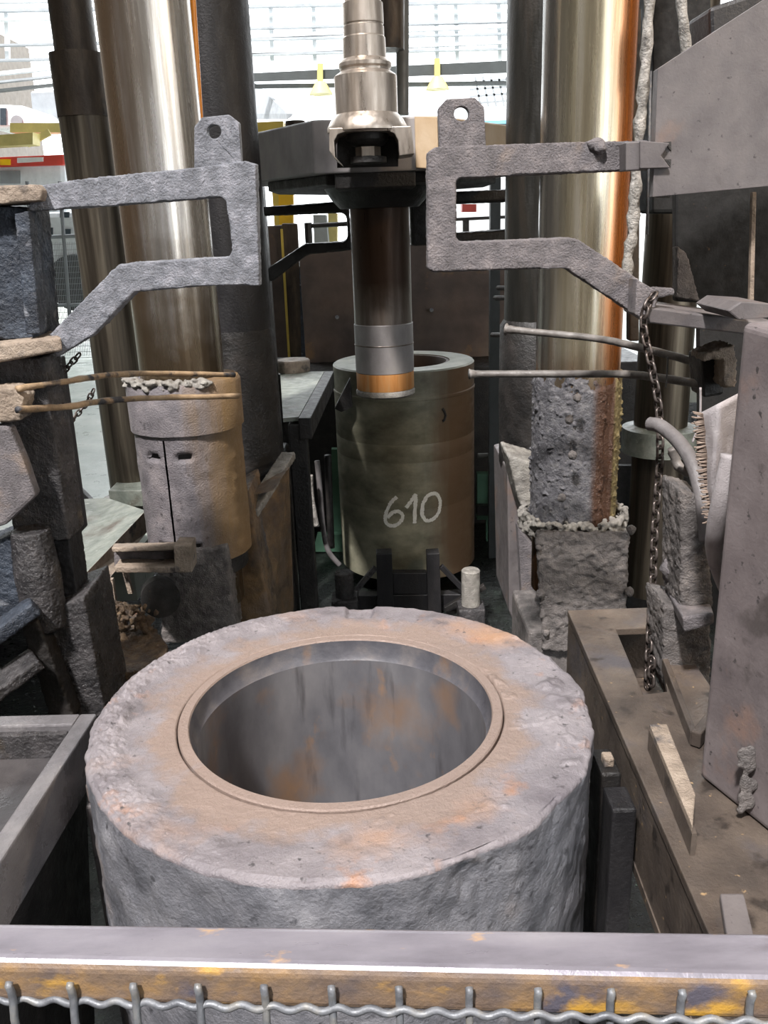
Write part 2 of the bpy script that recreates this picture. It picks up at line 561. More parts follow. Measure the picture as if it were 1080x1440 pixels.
t = Thing('press_container', 'huge thick-walled steel container with a wide round bore, nearest the handrail', 'container', RC)
NT = 840
prof = []
zb = 0.35
for i in range(12):
    prof.append((RR, zb + (1.55 - zb) * i / 12, 0))
for i in range(46):
    prof.append((RR, 1.55 + (ZT - 0.012 - 1.55) * i / 46, 0))
for i in range(5):
    a = pi / 2 * i / 4
    prof.append((RR - 0.012 + 0.012 * cos(a), ZT - 0.012 + 0.012 * sin(a), 1))
for i in range(1, 70):
    prof.append((RR - 0.012 + (RL + 0.004 - RR + 0.012) * i / 69, ZT, 2))
prof.append((RL, ZT - 0.01, 3))
prof.append((RL, ZT - 0.2, 3))
pk = Pz(502, 880, ZT) - RC
pk_a = math.atan2(pk.y, pk.x)
ch = Pz(672, 1208, ZT) - RC
ch_a = math.atan2(ch.y, ch.x)
mb = MB()
vs, fs = [], []
for (r, z, k) in prof:
    for j in range(NT):
        a = 2 * pi * j / NT
        rr, zz = r, z
        p = Vector((cos(a) * r, sin(a) * r, z))
        left = max(0.0, cos(a - radians(172)))
        if k <= 1:
            flake = fr(p, 7) * 0.006 + max(0, fr(p + Vector((9, 0, 0)), 3.2) - 0.05) * 0.018 + fr(p, 30, 2) * 0.0035
            rr += flake - 0.002
            da = (a - ch_a + pi) % (2 * pi) - pi
            chip = math.exp(-(da / 0.11) ** 2) * sstep(1.85, 2.25, z)
            rr -= 0.018 * chip * (0.7 + fr(p, 14))
            if k == 1:
                zz += fr(p, 14) * 0.004
        if k == 2:
            outer = sstep(0.57, 0.62, r + fr(p, 5) * 0.05)
            bump = fr(p, 22) * 0.35 + abs(fr(p, 48, 3)) * 0.5 + abs(fr(p, 90, 2)) * 0.35
            zz += left ** 1.2 * outer * (0.006 + 0.020 * bump) * sstep(RR, RR - 0.03, r)
            zz += fr(p, 9) * 0.0025 + fr(p, 40, 2) * 0.0012
            zz += 0.006 * sstep(0.55, 0.63, r + fr(p + Vector((3, 1, 0)), 4) * 0.09) - 0.003
            scab = max(0, fr(p + Vector((5, 5, 0)), 8) - 0.28) * 0.05
            zz += .6 * scab * max(0, cos(a - radians(-20)))
        if k in (1, 2):
            du = (a - pk_a + pi) % (2 * pi) - pi
            w = sstep(0.085, 0.060, abs(du)) * sstep(0.575, 0.605, r)
            zz -= w * (0.013 + fr(p, 20) * 0.006)
        vs.append((RC.x + rr * cos(a), RC.y + rr * sin(a), zz))
m_ = len(prof)
for i in range(m_ - 1):
    for j in range(NT):
        j2 = (j + 1) % NT
        fs.append((i * NT + j, i * NT + j2, (i + 1) * NT + j2, (i + 1) * NT + j))
mb.add(vs, fs)
body = t.part('body', mb, ['ring_steel', 'ring_side'], smooth=True, weld=False)
for i, p in enumerate(body.data.polygons):
    p.material_index = 1 if i // NT < 58 else 0
RIN = 0.408
t.part('liner', MB().lathe([(RL - .003, ZT - .16), (RL - .003, ZT - .003), (RL - .006, ZT + .001), (RB + .003, ZT + .001), (RB, ZT - .004)], RC, 160, caps=(0, 0)), 'ring_steel', smooth=20)
t.part('counterbore', MB().lathe([(RB, ZT - .004), (RB - .003, ZT - .040), (RIN + .004, ZT - .062), (RIN, ZT - .068)], RC, 160, caps=(0, 0)), 'counterbore', smooth=35)
bore = MB()
pr = [(RIN, ZT - .068)] + [(RIN, ZT - .13 - i * .06) for i in range(24)] + [(RIN - .02, ZT - 1.55), (0.0, ZT - 1.56)]
bore.lathe(pr, RC, 160)
bore.f = [f for f in bore.f if len(f) == 4]
t.part('bore', bore, 'bore_steel', smooth=40)
# side plates bolted to the container
for (pa, pb, nm) in (((128, 1150), (163, 1300), 0),):
    a0 = radians(186)
    q = RC + Vector((cos(a0) * (RR + .012), sin(a0) * (RR + .012), 0))
    t.part('side_plate', MB().bar(q + Vector((0, 0, .5)), q + Vector((0, 0, 2.08)), .07, .05, up=(cos(a0), sin(a0), 0)), 'plate_grey', bevel=.006)
    t.part('side_lug', MB().bar(q + Vector((0, 0, 2.08)), q + Vector((0, 0, 2.14)), .04, .04, up=(cos(a0), sin(a0), 0)), 'plate_grey', bevel=.006)

gp = Thing('guide_post', 'dark upright guide bar close to the right side of the big container', 'post', (0.66, 2.10, 0))
gp.part('bar', MB().box(.605, .675, 2.02, 2.13, 0, 2.03), 'dark_column', bevel=.008)
gp.part('pad', MB().box(.60, .66, 2.13, 2.26, 0, 2.07), 'black_grease', bevel=.008)
gp.part('cap', MB().box(.615, .645, 2.16, 2.20, 2.07, 2.10), 'tan_steel', bevel=.005)

# ================================================================== handrail with wire mesh
RZ = 3.115
bl, br_ = Pz(0, 1293, RZ), Pz(1080, 1307, RZ)
fl, fr_ = Pz(0, 1352, RZ), Pz(1080, 1380, RZ)
e = (br_ - bl) * 0.25
bl, br_, fl, fr_ = bl - e, br_ + e, fl - e, fr_ + e
t = Thing('handrail', 'worn square-tube handrail with crimped wire mesh along the bottom edge', 'handrail', (0, .45, RZ - .05))
dz = Vector((0, 0, -.038))
rail = t.part('rail_tube', MB().hexa([fl + dz, fr_ + dz, br_ + dz, bl + dz], [fl, fr_, br_, bl]), ['rail_paint', 'rail_rust'], bevel=.008, seg=4)
for p in rail.data.polygons:
    if p.normal.y < -0.7:
        p.material_index = 1
fy = (fl.y + fr_.y) / 2


def crimp(a, b, amp, waves, ax, n=6):
    a, b = Vector(a), Vector(b)
    k = int(waves * n)
    return [a.lerp(b, i / k) + Vector(ax) * amp * sin(2 * pi * i / n) for i in range(k + 1)]


for x in (-82, 12, 98, 187, 278, 371, 466, 561, 660, 757, 860, 960, 1058, 1150):
    q = P(x, 1386 + (x * .012), fl.y + (fr_.y - fl.y) * ((x / 1080 + .25) / 1.5) - .006)
    t.part('wire', MB().tube([q + Vector((0, .002, .001))] + crimp(q, q + Vector((.0, 0, -.30)), .0020, 7, (0, 1, 0)), .0028, 8), 'wire_zinc', smooth=True)
for k in range(6):
    a = P(-60, 1404, fl.y - .006) + Vector((0, 0, -.045 * k))
    b = P(1140, 1440, fr_.y - .006) + Vector((0, 0, -.045 * k))
    t.part('cross_wire', MB().tube(crimp(a, b, .0016, 26, (0, .35, 1), 8), .0026, 8), 'wire_zinc', smooth=True)

# ================================================================== steel trough at the left
TZ = 2.235
A = Pz(136, 1003, TZ)
B = Pz(0, 1212, TZ)
d = (B - A).normalized()
W = Vector((-1, 0.0, 0))
n_in = Vector((d.y, -d.x, 0))
if n_in.x > 0:
    n_in = -n_in
t = Thing('steel_trough', 'open shallow steel trough at lower left beside the big container', 'trough', (A.x - .4, A.y - .4, TZ - .17))
L1 = 1.3
Bx = A + d * L1
t.part('side_wall', MB().prism([A, A + n_in * .05 + W * .0, Bx + n_in * .05, Bx], (0, 0, -.17)), 'tray_steel', bevel=.006)
t.part('end_wall', MB().prism([A + n_in * .0505, A + Vector((-1.2, .025, 0)), A + Vector((-1.2, -.03, 0)), A + n_in * .0505 + d * .06], (0, 0, -.17)), 'tray_steel', bevel=.006)
t.part('liner_strip', MB().box(A.x - 1.2, A.x - .07, A.y - .075, A.y - .05, TZ - .16, TZ - .02), 'wet_grime', bevel=.004)
t.part('bottom', MB().prism([A + Vector((-.03, -.03, -.10)), A + Vector((-1.2, -.03, -.10)), Bx + Vector((-.9, 0, -.10)), Bx + Vector((-.03, 0, -.10))], (0, 0, -.03)), 'tray_inside')
t.part('skirt_panel', MB().prism([A + n_in * .06 + Vector((0, 0, -.17)), Bx + n_in * .06 + Vector((0, 0, -.17)), Bx + n_in * .16 + Vector((0, 0, -2.1)), A + n_in * .16 + d * .3 + Vector((0, 0, -2.1))], n_in * .02), 'black_grease')
for k in range(3):
    q = A + d * (.25 + .4 * k) + n_in * .12
    t.part('leg', MB().box(q.x - .03, q.x + .03, q.y - .03, q.y + .03, 0, TZ - .13), 'black_grease')

# ================================================================== arm brackets with lifting lugs
BY = 3.30
GY = 3.22
bt = Vector((0, .075, 0))


def bracket(name, label, outer, lug, hole, m, side, base, Y=BY, th=bt, crust=(.006, .014, .030), group=None, hs=None):
    t = Thing(name, label, 'bracket', base, group)
    t.part('arm', MB().prism(flat(outer, Y), th), m, crust=crust)
    if lug:
        t.part('lifting_lug', MB().prism(flat(lug, Y + .01), th * .6, [circ(hole[0], hole[1], hole[2], Y + .01)]), m, bevel=.004, label='flat lug with a round hole')
    return t


def rounded(cx, cy, r, a0, a1, n=4):
    return [(cx + r * cos(radians(a0 + (a1 - a0) * i / n)), cy + r * sin(radians(a0 + (a1 - a0) * i / n))) for i in range(n + 1)]


left_outer = [(40, 263), (110, 252), (270, 236), (345, 226), (360, 230), (362, 300), (365, 402), (306, 401), (190, 411), (130, 472), (78, 503), (70, 470),
              (165, 373), (190, 369), (322, 361), (327, 352), (318, 283), (312, 277), (150, 290), (40, 297)]
t = bracket('arm_bracket', 'crusty grey C-shaped arm bracket on the left post, round hole in its lug', left_outer,
            [(273, 238), (273, 178), (284, 165), (322, 161), (336, 172), (340, 235)], (301, 185, 10), 'crust_grey', -1, P(200, 400, BY))
right_outer = [(601, 214), (612, 207), (700, 203), (914, 197), (914, 238), (850, 241), (650, 250)] + rounded(648, 256, 6, 270, 180, 3) + \
              rounded(649, 333, 7, 180, 90, 3) + [(800, 334), (812, 336), (905, 397), (905, 450), (795, 377), (610, 383), (601, 378)]
t = bracket('arm_bracket', 'crusty grey C-shaped arm bracket on the right, daylight shining through its lug hole', right_outer,
            [(619, 216), (616, 152), (628, 139), (668, 137), (681, 150), (684, 214)], (649, 160, 10.5), 'crust_brown', 1, P(760, 390, BY))
t.part('weld_tongue', MB().prism(flat([(900, 198), (942, 201), (930, 219), (943, 236), (900, 237)], GY - .016), (0, .014, 0)), 'plate_grey', bevel=.003)
t.part('weld_tongue', MB().prism(flat([(880, 200), (912, 199), (912, 238), (880, 240)], GY - .002), (0, .09, 0)), 'plate_grey', bevel=.003)
t.part('weld_tongue', MB().prism(flat([(895, 392), (928, 412), (914, 456), (893, 442)], GY - .03), (0, .10, 0)), 'crust_brown', bevel=.004)
t.part('slag_lump', MB().blob(P(838, 203, BY), .03, (1.3, .8, .8)).blob(P(845, 208, BY - .01), .022), 'crust_brown', crust=(.006, .01, .02))
# the same pair on the far side of the press
for (lab, outer, y) in (('dark rear arm bracket seen left of the ram', [(368, 291), (490, 282), (494, 340), (494, 352), (432, 358), (380, 398), (372, 380), (428, 343), (484, 339),
                                                                        (489, 334), (487, 304), (482, 299), (368, 304)], 8.0),
                        ('dark rear arm bracket seen through the right bracket window', [(575, 272), (716, 266), (716, 284), (600, 288), (600, 330), (716, 322), (716, 340), (578, 346)], 7.9)):
    t = bracket('rear_arm_bracket', lab, outer, None, None, 'black_grease', 0, P(outer[0][0], outer[0][1], y), Y=y, th=Vector((0, .15, 0)), crust=(.02, .02, .05))
    xa, xb = (345, 369) if y == 8.0 else (715, 738)
    q0, q1 = P(xa, 262, y), P(xb, 262, y)
    t.part('mounting_post', MB().box(q0.x, q1.x, y, y + .2, 0, q0.z), 'black_grease', bevel=.01)

# ================================================================== left guide post
LY = 3.30
t = Thing('guide_column', 'grimy blue-black flanged column at the far left holding the left bracket', 'column', P(60, 1000, LY) * 1.0)
t.part('mounting_flange', MB().prism(flat([(-40, 262), (50, 259), (60, 268), (57, 283), (-40, 290)], LY - .05), (0, .2, 0)), 'tan_steel', crust=(.007, .008, .02))
t.part('upper_post', MB().prism(flat([(-40, 288), (36, 292), (44, 380), (54, 478), (-40, 478)], LY + .02), (0, .25, 0)), 'blue_grime', crust=(.008, .016, .022))
t.part('post_flange', MB().prism(flat([(20, 300), (40, 296), (57, 470), (36, 470)], LY - .03), (0, .08, 0)), 'blue_grime', crust=(.007, .012, .02))
t.part('shelf_flange', MB().hexa(flat([(-40, 517), (88, 493)], LY - .06) + flat([(88, 493), (-40, 517)], LY + .22), flat([(-40, 488), (86, 474)], LY - .06) + flat([(70, 462), (-40, 474)], LY + .22)), 'tan_steel', crust=(.007, .008, .02))
t.part('lower_post', MB().prism(flat([(-10, 505), (60, 503), (98, 760), (20, 770)], LY + .05), (0, .2, 0)), 'wet_grime', crust=(.008, .016, .022))
t.part('post_flange', MB().prism(flat([(56, 508), (78, 505), (112, 752), (84, 760)], LY + .22), (0, .12, 0)), 'dark_column', bevel=.008)
t.part('chute', MB().prism(flat([(-40, 598), (12, 600), (34, 650), (50, 698), (8, 738), (-40, 755)], LY - .10), (0, .06, 0)), 'crust_brown', bevel=.012)
t.part('rod_clamp', MB().prism(flat([(-30, 548), (18, 545), (34, 560), (28, 592), (-30, 598)], LY - .10), (0, .12, 0)), 'tan_steel', crust=(.007, .022, .02))
t.part('tube_wrap', MB().tube([P(42, 745, LY - .02), P(52, 800, LY - .02), P(66, 880, LY - .02)], [.075, .09, .085], 16), 'wet_grime', crust=(.007, .016, .018))
t.part('foot_block', MB().prism(flat([(58, 862), (118, 838), (140, 960), (150, 1010), (70, 1010)], LY - .02), (0, .35, 0)), 'wet_grime', crust=(.008, .014, .022))
t.part('gusset', MB().prism(flat([(28, 880), (52, 872), (104, 1010), (70, 1010)], LY - .12), (0, .1, 0)), 'black_grease', crust=(.008, .014, .022))
t.part('lower_post', MB().prism(flat([(60, 740), (96, 745), (112, 862), (70, 880)], LY + .07), (0, .16, 0)), 'dark_column', crust=(.008, .014, .022))
b1 = P(-30, 800, LY - .25)
t.part('brace', MB().bar(P(-30, 910, LY - .22), P(50, 850, LY - .12), .10, .06), 'blue_grime', crust=(.007, .012, .02))
t.part('brace', MB().bar(P(-30, 985, LY - .3), P(52, 925, LY - .16), .14, .05), 'wet_grime', crust=(.007, .012, .02))
t.part('foot_block', MB().prism(flat([(-30, 770), (22, 750), (32, 860), (-30, 900)], LY - .05), (0, .2, 0)), 'blue_grime', crust=(.008, .016, .022))

t = Thing('guard_fork', 'pair of crusted thin rods reaching right from the left column across the sleeve', 'rod', P(20, 570, 3.2))
t.part('rod', MB().tube(spline([P(24, 547, 3.2), P(90, 537, 3.4), P(180, 526, 3.9), P(330, 527, 4.42)]), .013, 10), 'rod_left', smooth=True, displace=(.014, .02))
t.part('rod', MB().tube(spline([P(24, 576, 3.15), P(90, 572, 3.4), P(180, 561, 3.8), P(336, 557, 4.30)]), .013, 10), 'rod_left', smooth=True, displace=(.014, .02))


def link_mesh(L, w, r):
    """one chain link, long along x"""
    pts = []
    h = L / 2 - w / 2
    for k in range(9):
        a = -pi / 2 + pi * k / 8
        pts.append(Vector((h + w / 2 * cos(a), w / 2 * sin(a), 0)))
    for k in range(9):
        a = pi / 2 + pi * k / 8
        pts.append(Vector((-h + w / 2 * cos(a), w / 2 * sin(a), 0)))
    m = MB()
    n = len(pts)
    vs, fs = [], []
    for i, p in enumerate(pts):
        dd = (pts[(i + 1) % n] - pts[i - 1]).normalized()
        a = Vector((0, 0, 1))
        b = dd.cross(a)
        for k in range(6):
            q = 2 * pi * k / 6
            vs.append(p + (a * cos(q) + b * sin(q)) * r)
    for i in range(n):
        for k in range(6):
            fs.append((i * 6 + k, i * 6 + (k + 1) % 6, ((i + 1) % n) * 6 + (k + 1) % 6, ((i + 1) % n) * 6 + k))
    m.add(vs, fs)
    return m


def chain(name, label, path, L, w, r, m):
    path = [Vector(p) for p in path]
    base = path[-1]
    t = Thing(name, label, 'chain', base)
    proto = None
    seg = [(path[i + 1] - path[i]).length for i in range(len(path) - 1)]
    total = sum(seg)
    pitch = L - 2.2 * r
    n = int(total / pitch)
    for k in range(n):
        s = (k + .5) * pitch
        i = 0
        while i < len(seg) - 1 and s > seg[i]:
            s -= seg[i]
            i += 1
        p = path[i].lerp(path[i + 1], s / seg[i])
        dd = (path[i + 1] - path[i]).normalized()
        if proto is None:
            proto = make('link', link_mesh(L, w, r), m, smooth=True)
            o = proto
        else:
            o = proto.copy()
            COL.objects.link(o)
        o.parent = t.o
        up = Vector((.5, -.85, .1)) if k % 2 else Vector((.85, .5, .1))
        z = (up - dd * up.dot(dd)).normalized()
        y = z.cross(dd)
        o.matrix_local = Matrix(((dd.x, y.x, z.x, p.x - base.x), (dd.y, y.y, z.y, p.y - base.y), (dd.z, y.z, z.z, p.z - base.z), (0, 0, 0, 1)))
    return t


chain('thin_chain', 'short thin chain hanging slack beside the left guide column', spline([P(112, 498, 3.6), P(84, 528, 3.6)], 4) , .034, .02, .004, 'chain_steel')
chain('thin_chain', 'slack thin chain crossing the lower rod at left', spline([P(132, 548, 4.0), P(118, 572, 4.0), P(92, 600, 3.9)], 4), .034, .02, .004, 'chain_steel')

# ================================================================== left press column
CX, CY = -1.085, 4.80
t = Thing('press_column', 'tall shiny chrome column with brown stains rising behind the left bracket', 'column', (CX, CY, 0))
t.part('shaft', MB().lathe([(.228, 1.5), (.228, 7.2)], (CX, CY, 0), 96), 'chrome_left', smooth=40)
zc = P(253, 540, CY - .3).z
t.part('collar', MB().lathe([(.23, zc), (.30, zc - .01), (.312, zc - .03), (.312, zc - .28), (.298, zc - .285), (.298, zc - .30)], (CX, CY, 0), 96), 'sleeve_left', smooth=35, displace=(.006, .05))
lum = MB()
for k in range(230):
    a = random.uniform(pi * .92, pi * 1.72)
    q_ = random.uniform(.25, .315)
    lum.blob((CX + cos(a) * q_, CY + sin(a) * q_, zc + random.uniform(-.03, .012)), random.uniform(.010, .024), (1, 1, .6))
t.part('grease_rim', lum, 'ash_crust', parent=t.o.children[1], crust=(.006, .014, .015))
# two half shells with a split line and slotted holes
zs0, zs1 = zc - 1.02, zc - .29


def shell(a0, a1, holes):
    m = MB()
    na, nz_ = 40, 44
    idx = {}
    for s_ in (0, 1):
        r = .296 - .02 * s_
        for i in range(na + 1):
            for j in range(nz_ + 1):
                a = a0 + (a1 - a0) * i / na
                z = zs0 + (zs1 - zs0) * j / nz_
                idx[s_, i, j] = len(m.v)
                rr = r
                if s_ == 0:
                    for (ha, hz) in holes:
                        dd = ((a - ha) * .296 / .045) ** 2 + ((z - hz) / .018) ** 2
                        if dd < 1:
                            rr = r - .035
                    rr += fr(Vector((a * 3, z * 9, 1)), 1.5) * .004
                m.v.append(Vector((CX + cos(a) * rr, CY + sin(a) * rr, z)))
    for i in range(na):
        for j in range(nz_):
            m.f.append((idx[0, i, j], idx[0, i + 1, j], idx[0, i + 1, j + 1], idx[0, i, j + 1]))
    return m


split = math.atan2(-.285, -.075)
hz1, hz2 = zs1 - .11, zs1 - .62
t.part('half_shell', shell(split - 1.6, split - .02, [(split - .28, hz1), (split - .24, hz2)]), 'sleeve_left', smooth=True)
t.part('half_shell', shell(split + .02, split + 2.2, [(split + .34, hz1), (split + .36, hz2)]), 'sleeve_left', smooth=True)
t.part('inner_sleeve', MB().lathe([(.270, zs0 - .1), (.270, zs1 + .01)], (CX, CY, 0), 64), 'black_grease', smooth=40)
t.part('base_block', MB().prism([P(222, 775, CY - .30), P(318, 770, CY - .30), P(330, 900, CY - .30), P(228, 905, CY - .30)], (0, .3, 0)), 'pedestal_crust', crust=(.008, .03, .035), label='crusted grey block')
t.part('base_block', MB().prism([P(330, 700, CY + .05), P(348, 690, CY + .05), P(384, 880, CY + .05), P(325, 890, CY + .05), P(318, 770, CY + .05)], (0, .5, 0)), 'plinth_rust', crust=(.014, .03, .05))

t = Thing('column_plinth', 'heavy dark plinth under the left rear column with a sloping ash-covered top', 'plinth', (-.95, 6.0, 0))
z1 = P(360, 660, 5.65).z
t.part('block', MB().prism([(-1.30, 5.1, z1 - .1), (-.70, 5.75, z1), (-.70, 6.4, z1), (-1.30, 6.4, z1)], (0, 0, -2.0)), 'black_grease', bevel=.02)
t.part('slanted_flange', MB().bar(P(352, 722, 5.0), P(406, 640, 5.75), .10, .05), 'ash_crust', crust=(.008, .012, .03))
t.part('rust_face', MB().prism([P(340, 700, 5.02), P(385, 690, 5.02), P(405, 660, 5.5), P(412, 860, 5.5), P(380, 890, 5.02), P(330, 890, 5.02)], (0, .08, 0)), 'plinth_rust', bevel=.01)

t = Thing('rear_column', 'dark greasy rear column standing just right of the left chrome column', 'column', (-.95, 6.0, 0))
t.part('shaft', MB().lathe([(.235, 1.7), (.235, 7.2)], (-.95, 6.0, 0), 72), 'dark_column', smooth=40, displace=(.01, .04))
t.part('drip_band', MB().lathe([(.236, z1 + .9), (.246, z1 + .85), (.250, z1 + .05), (.262, z1 - .02)], (-.95, 6.0, 0), 72), 'black_grease', smooth=40, displace=(.02, .04))

op = P(266, 60, 4.75)
single('orange_strip', MB().tube([P(268, -40, 4.98), P(281, 168, 4.98)], .018, 10), 'bright_orange', 'slim bright orange strip running down the right edge of the left chrome column', 'pipe', smooth=40)  # slim bright orange strip along the column's right edge

# far left column on the shop floor
fb = P(188, 690, 7.0)
t = Thing('outer_column', 'stained bronze-coloured outer column standing on the shop floor at left', 'column', (fb.x, 7.0, SHOP_Z))
zf = P(110, 76, 7.0).z
t.part('shaft', MB().lathe([(.185, SHOP_Z), (.185, zf)], (fb.x, 7.0, 0), 64), 'chrome_tan', smooth=40)
t.part('upper_shaft', MB().lathe([(.150, zf), (.150, 8)], (fb.x, 7.0, 0), 64), 'rust_column', smooth=40)
t.part('rust_sleeve', MB().lathe([(.19, zf - .42), (.192, zf), (.15, zf + .005)], (fb.x, 7.0, 0), 64), 'rust_column', smooth=40, displace=(.012, .06))
t.part('base_ring', MB().lathe([(.27, SHOP_Z + .0), (.26, SHOP_Z + .035), (.2, SHOP_Z + .04)], (fb.x, 7.0, 0), 48), 'ash_crust', smooth=40, displace=(.02, .05))

# ================================================================== right press column
DX = 1.10
t = Thing('press_column', 'tall shiny chrome column, orange along its right side, behind the right bracket', 'column', (DX, CY, 0))
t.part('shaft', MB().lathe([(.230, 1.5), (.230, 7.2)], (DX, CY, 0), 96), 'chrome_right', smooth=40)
zr = P(815, 530, CY - .25).z
zq = P(815, 745, CY - .28).z
mb = MB()
na, nz_ = 280, 170
prf = []
vs, fs = [], []
for j in range(nz_ + 1):
    z = zq - .05 + (zr - zq + .05) * j / nz_
    for i in range(na):
        a = 2 * pi * i / na
        p = Vector((cos(a) * .25, sin(a) * .25, z))
        edge = zr - .06 + fr(p, 12) * .10
        cov = sstep(edge + .03, edge - .03, z)
        bare = sstep(.16, .10, abs(a - (2 * pi - .95) + fr(p, 4) * .1)) if True else 0
        r = .2295 + cov * (.014 + fr(p, 50, 4) * .0035 + max(0, fr(p, 26, 3) - .36) * .03) * (1 - .8 * bare)
        vs.append((DX + cos(a) * r, CY + sin(a) * r, z))
for j in range(nz_):
    for i in range(na):
        i2 = (i + 1) % na
        fs.append((j * na + i, j * na + i2, (j + 1) * na + i2, (j + 1) * na + i))
mb.add(vs, fs)
t.part('slag_sleeve', mb, 'sleeve_right', smooth=True, label='crusty grey slag sleeve with a brown oil run')
rim = MB()
for k in range(420):
    a = random.uniform(pi * .85, pi * 2.2)
    rim.blob((DX + cos(a) * random.uniform(.27, .31), CY + sin(a) * random.uniform(.25, .325), zq + random.uniform(-.07, .035)), random.uniform(.008, .022), (1, 1, .8))
t.part('slag_rim', rim, 'ash_crust', crust=(.006, .016, .015))
t.part('pedestal', MB().hexa([P(764, 915, CY - .34), P(876, 915, CY - .34), P(872, 900, CY + .3), P(775, 900, CY + .3)],
                             [P(752, 748, CY - .34), P(884, 748, CY - .34), P(880, 742, CY + .3), P(764, 742, CY + .3)]), 'pedestal_crust', crust=(.008, .055, .09))
t.part('pedestal_foot', MB().box(DX - .3, DX + .26, CY - .3, CY + .3, 0, P(820, 900, CY - .34).z + .05), 'pedestal_crust', bevel=.02)
lm = MB()
for (x, y) in ((760, 835), (768, 890), (885, 832), (888, 745), (757, 770), (812, 560), (805, 640), (800, 590), (790, 700)):
    lm.blob(P(x, y, CY - .345), random.uniform(.02, .03))
t.part('slag_lump', lm, 'pedestal_crust', crust=(.008, .01, .02))

t = Thing('column_plinth', 'ash-dusted grey plinth under the right rear column', 'plinth', (1.1, 5.9, 0))
zp = P(735, 650, 5.9).z
t.part('block', MB().prism([P(713, 660, 5.7), P(748, 650, 5.7), P(758, 900, 5.7), P(742, 920, 5.7), P(716, 860, 5.7)], (0, .7, 0)), 'plate_grey', bevel=.01)
t.part('ash_slope', MB().prism([P(714, 640, 5.35), P(764, 655, 5.35), P(762, 780, 5.35), P(745, 755, 5.35), P(728, 700, 5.35)], (0, .4, 0)), 'ash_crust', crust=(.012, .02, .04))
t.part('side_rib', MB().prism([P(728, 740, 5.28), P(752, 770, 5.28), P(772, 915, 5.28), P(738, 912, 5.28)], (0, .1, 0)), 'crust_brown', bevel=.008)

t = Thing('rear_column', 'dark oily rear column partly hidden left of the right chrome column', 'column', (1.10, 6.0, 0))
t.part('shaft', MB().lathe([(.235, 1.5), (.235, 7.2)], (1.10, 6.0, 0), 72), 'dark_column_green', smooth=40)
t.part('drip_sleeve', MB().lathe([(.236, P(735, 458, 5.8).z + .02), (.262, P(735, 462, 5.8).z), (.266, P(735, 560, 5.8).z), (.262, P(735, 660, 5.8).z)], (1.10, 6.0, 0), 72), 'black_grease', smooth=40, displace=(.014, .05))

fo = P(942, 400, 6.9)
t = Thing('outer_column', 'olive-tan outer column half hidden behind the hanging chain at right', 'column', (fo.x, 6.9, SHOP_Z))
t.part('shaft', MB().lathe([(.21, .5), (.21, 8)], (fo.x, 6.9, 0), 64), 'chrome_tan', smooth=40)
t.part('base_ring', MB().lathe([(.30, 1.75), (.30, 1.95), (.22, 1.97)], (fo.x, 6.9, 0), 48), 'deck_steel', smooth=40)

# ================================================================== press crosshead, stem and ram
HY = 6.2
t = Thing('press_crosshead', 'thick octagonal steel crosshead plate holding the press ram', 'crosshead', P(530, 250, 7.0))
zt, zb_ = P(520, 166, HY).z, P(520, 242, HY).z
x1, x2 = P(440, 200, HY).x, P(618, 200, HY).x
xl, xr = P(345, 220, 7.0).x, P(722, 200, 7.0).x
oct_ = [Vector((x1, HY, zt)), Vector((x2, HY, zt)), Vector((xr, 7.0, zt)), Vector((xr, 7.8, zt)), Vector((x2, 8.6, zt)), Vector((x1, 8.6, zt)), Vector((xl, 7.8, zt)), Vector((xl, 7.0, zt))]
pl = t.part('plate', MB().prism(oct_, (0, 0, zb_ - zt)), ['crosshead_steel', 'crosshead_tan'], bevel=.012)
for p in pl.data.polygons:
    if p.normal.x > .3:
        p.material_index = 1
t.part('lower_flange', MB().prism([Vector((p.x * .86 + .02, (p.y - 7.2) * .9 + 7.2, zb_)) for p in oct_], (0, 0, -.07)), 'black_grease', bevel=.01)
t.part('tan_wedge', MB().prism(flat([(583, 163), (615, 164), (617, 238), (585, 236)], HY - .03), (0, .03, 0)), 'crosshead_tan', bevel=.004)
t.part('top_cap', MB().lathe([(.07, zt), (.07, zt + .05)], P(415, 172, 6.7).xy.to_3d(), 24), 'rust_column', smooth=40)
rx, ry = P(534, 300, 7.0).x, 7.0
t.part('ram_collar', MB().lathe([(.30, P(540, 292, 7).z), (.36, P(540, 280, 7).z), (.42, zb_ - .06)], (rx, ry, 0), 64), 'black_grease', smooth=35)
t.part('ram_clamp', MB().box(x1 + .13, x2 - .16, HY + .02, HY + .5, zb_ - .1, zb_ + .04), 'black_grease', bevel=.01)

zb0, zb1 = P(541, 562, 6.77).z, P(540, 292, 7).z - .002
t = Thing('press_ram', 'round steel ram with an orange heat band hanging in front of the container marked 610', 'ram', (rx + .0, ry, zb0))
RAM = .228
t.part('shaft', MB().lathe([(RAM, zb0 + .18), (RAM, zb1)], (rx, ry, 0), 72), 'ram_steel', smooth=40)
zz1, zz2 = P(540, 458, 6.77).z, P(540, 528, 6.77).z
t.part('wear_sleeve', MB().lathe([(RAM + .001, zz2), (RAM + .006, zz2 + .005), (RAM + .006, zz1 - .005), (RAM + .001, zz1)], (rx, ry, 0), 72), 'crosshead_steel', smooth=40)
t.part('wear_sleeve', MB().lathe([(RAM + .007, zz2 + .215), (RAM + .009, zz2 + .218), (RAM + .009, zz2 + .222), (RAM + .007, zz2 + .225)], (rx, ry, 0), 72), 'ram_steel', smooth=40)
t.part('heat_band', parent=t.o.children[0], mb=MB().lathe([(RAM + .002, zb0 + .055), (RAM + .004, zb0 + .06), (RAM + .004, zz2 - .002), (RAM, zz2)], (rx, ry, 0), 72), m='ram_band', smooth=40, label='orange heat-stained band')
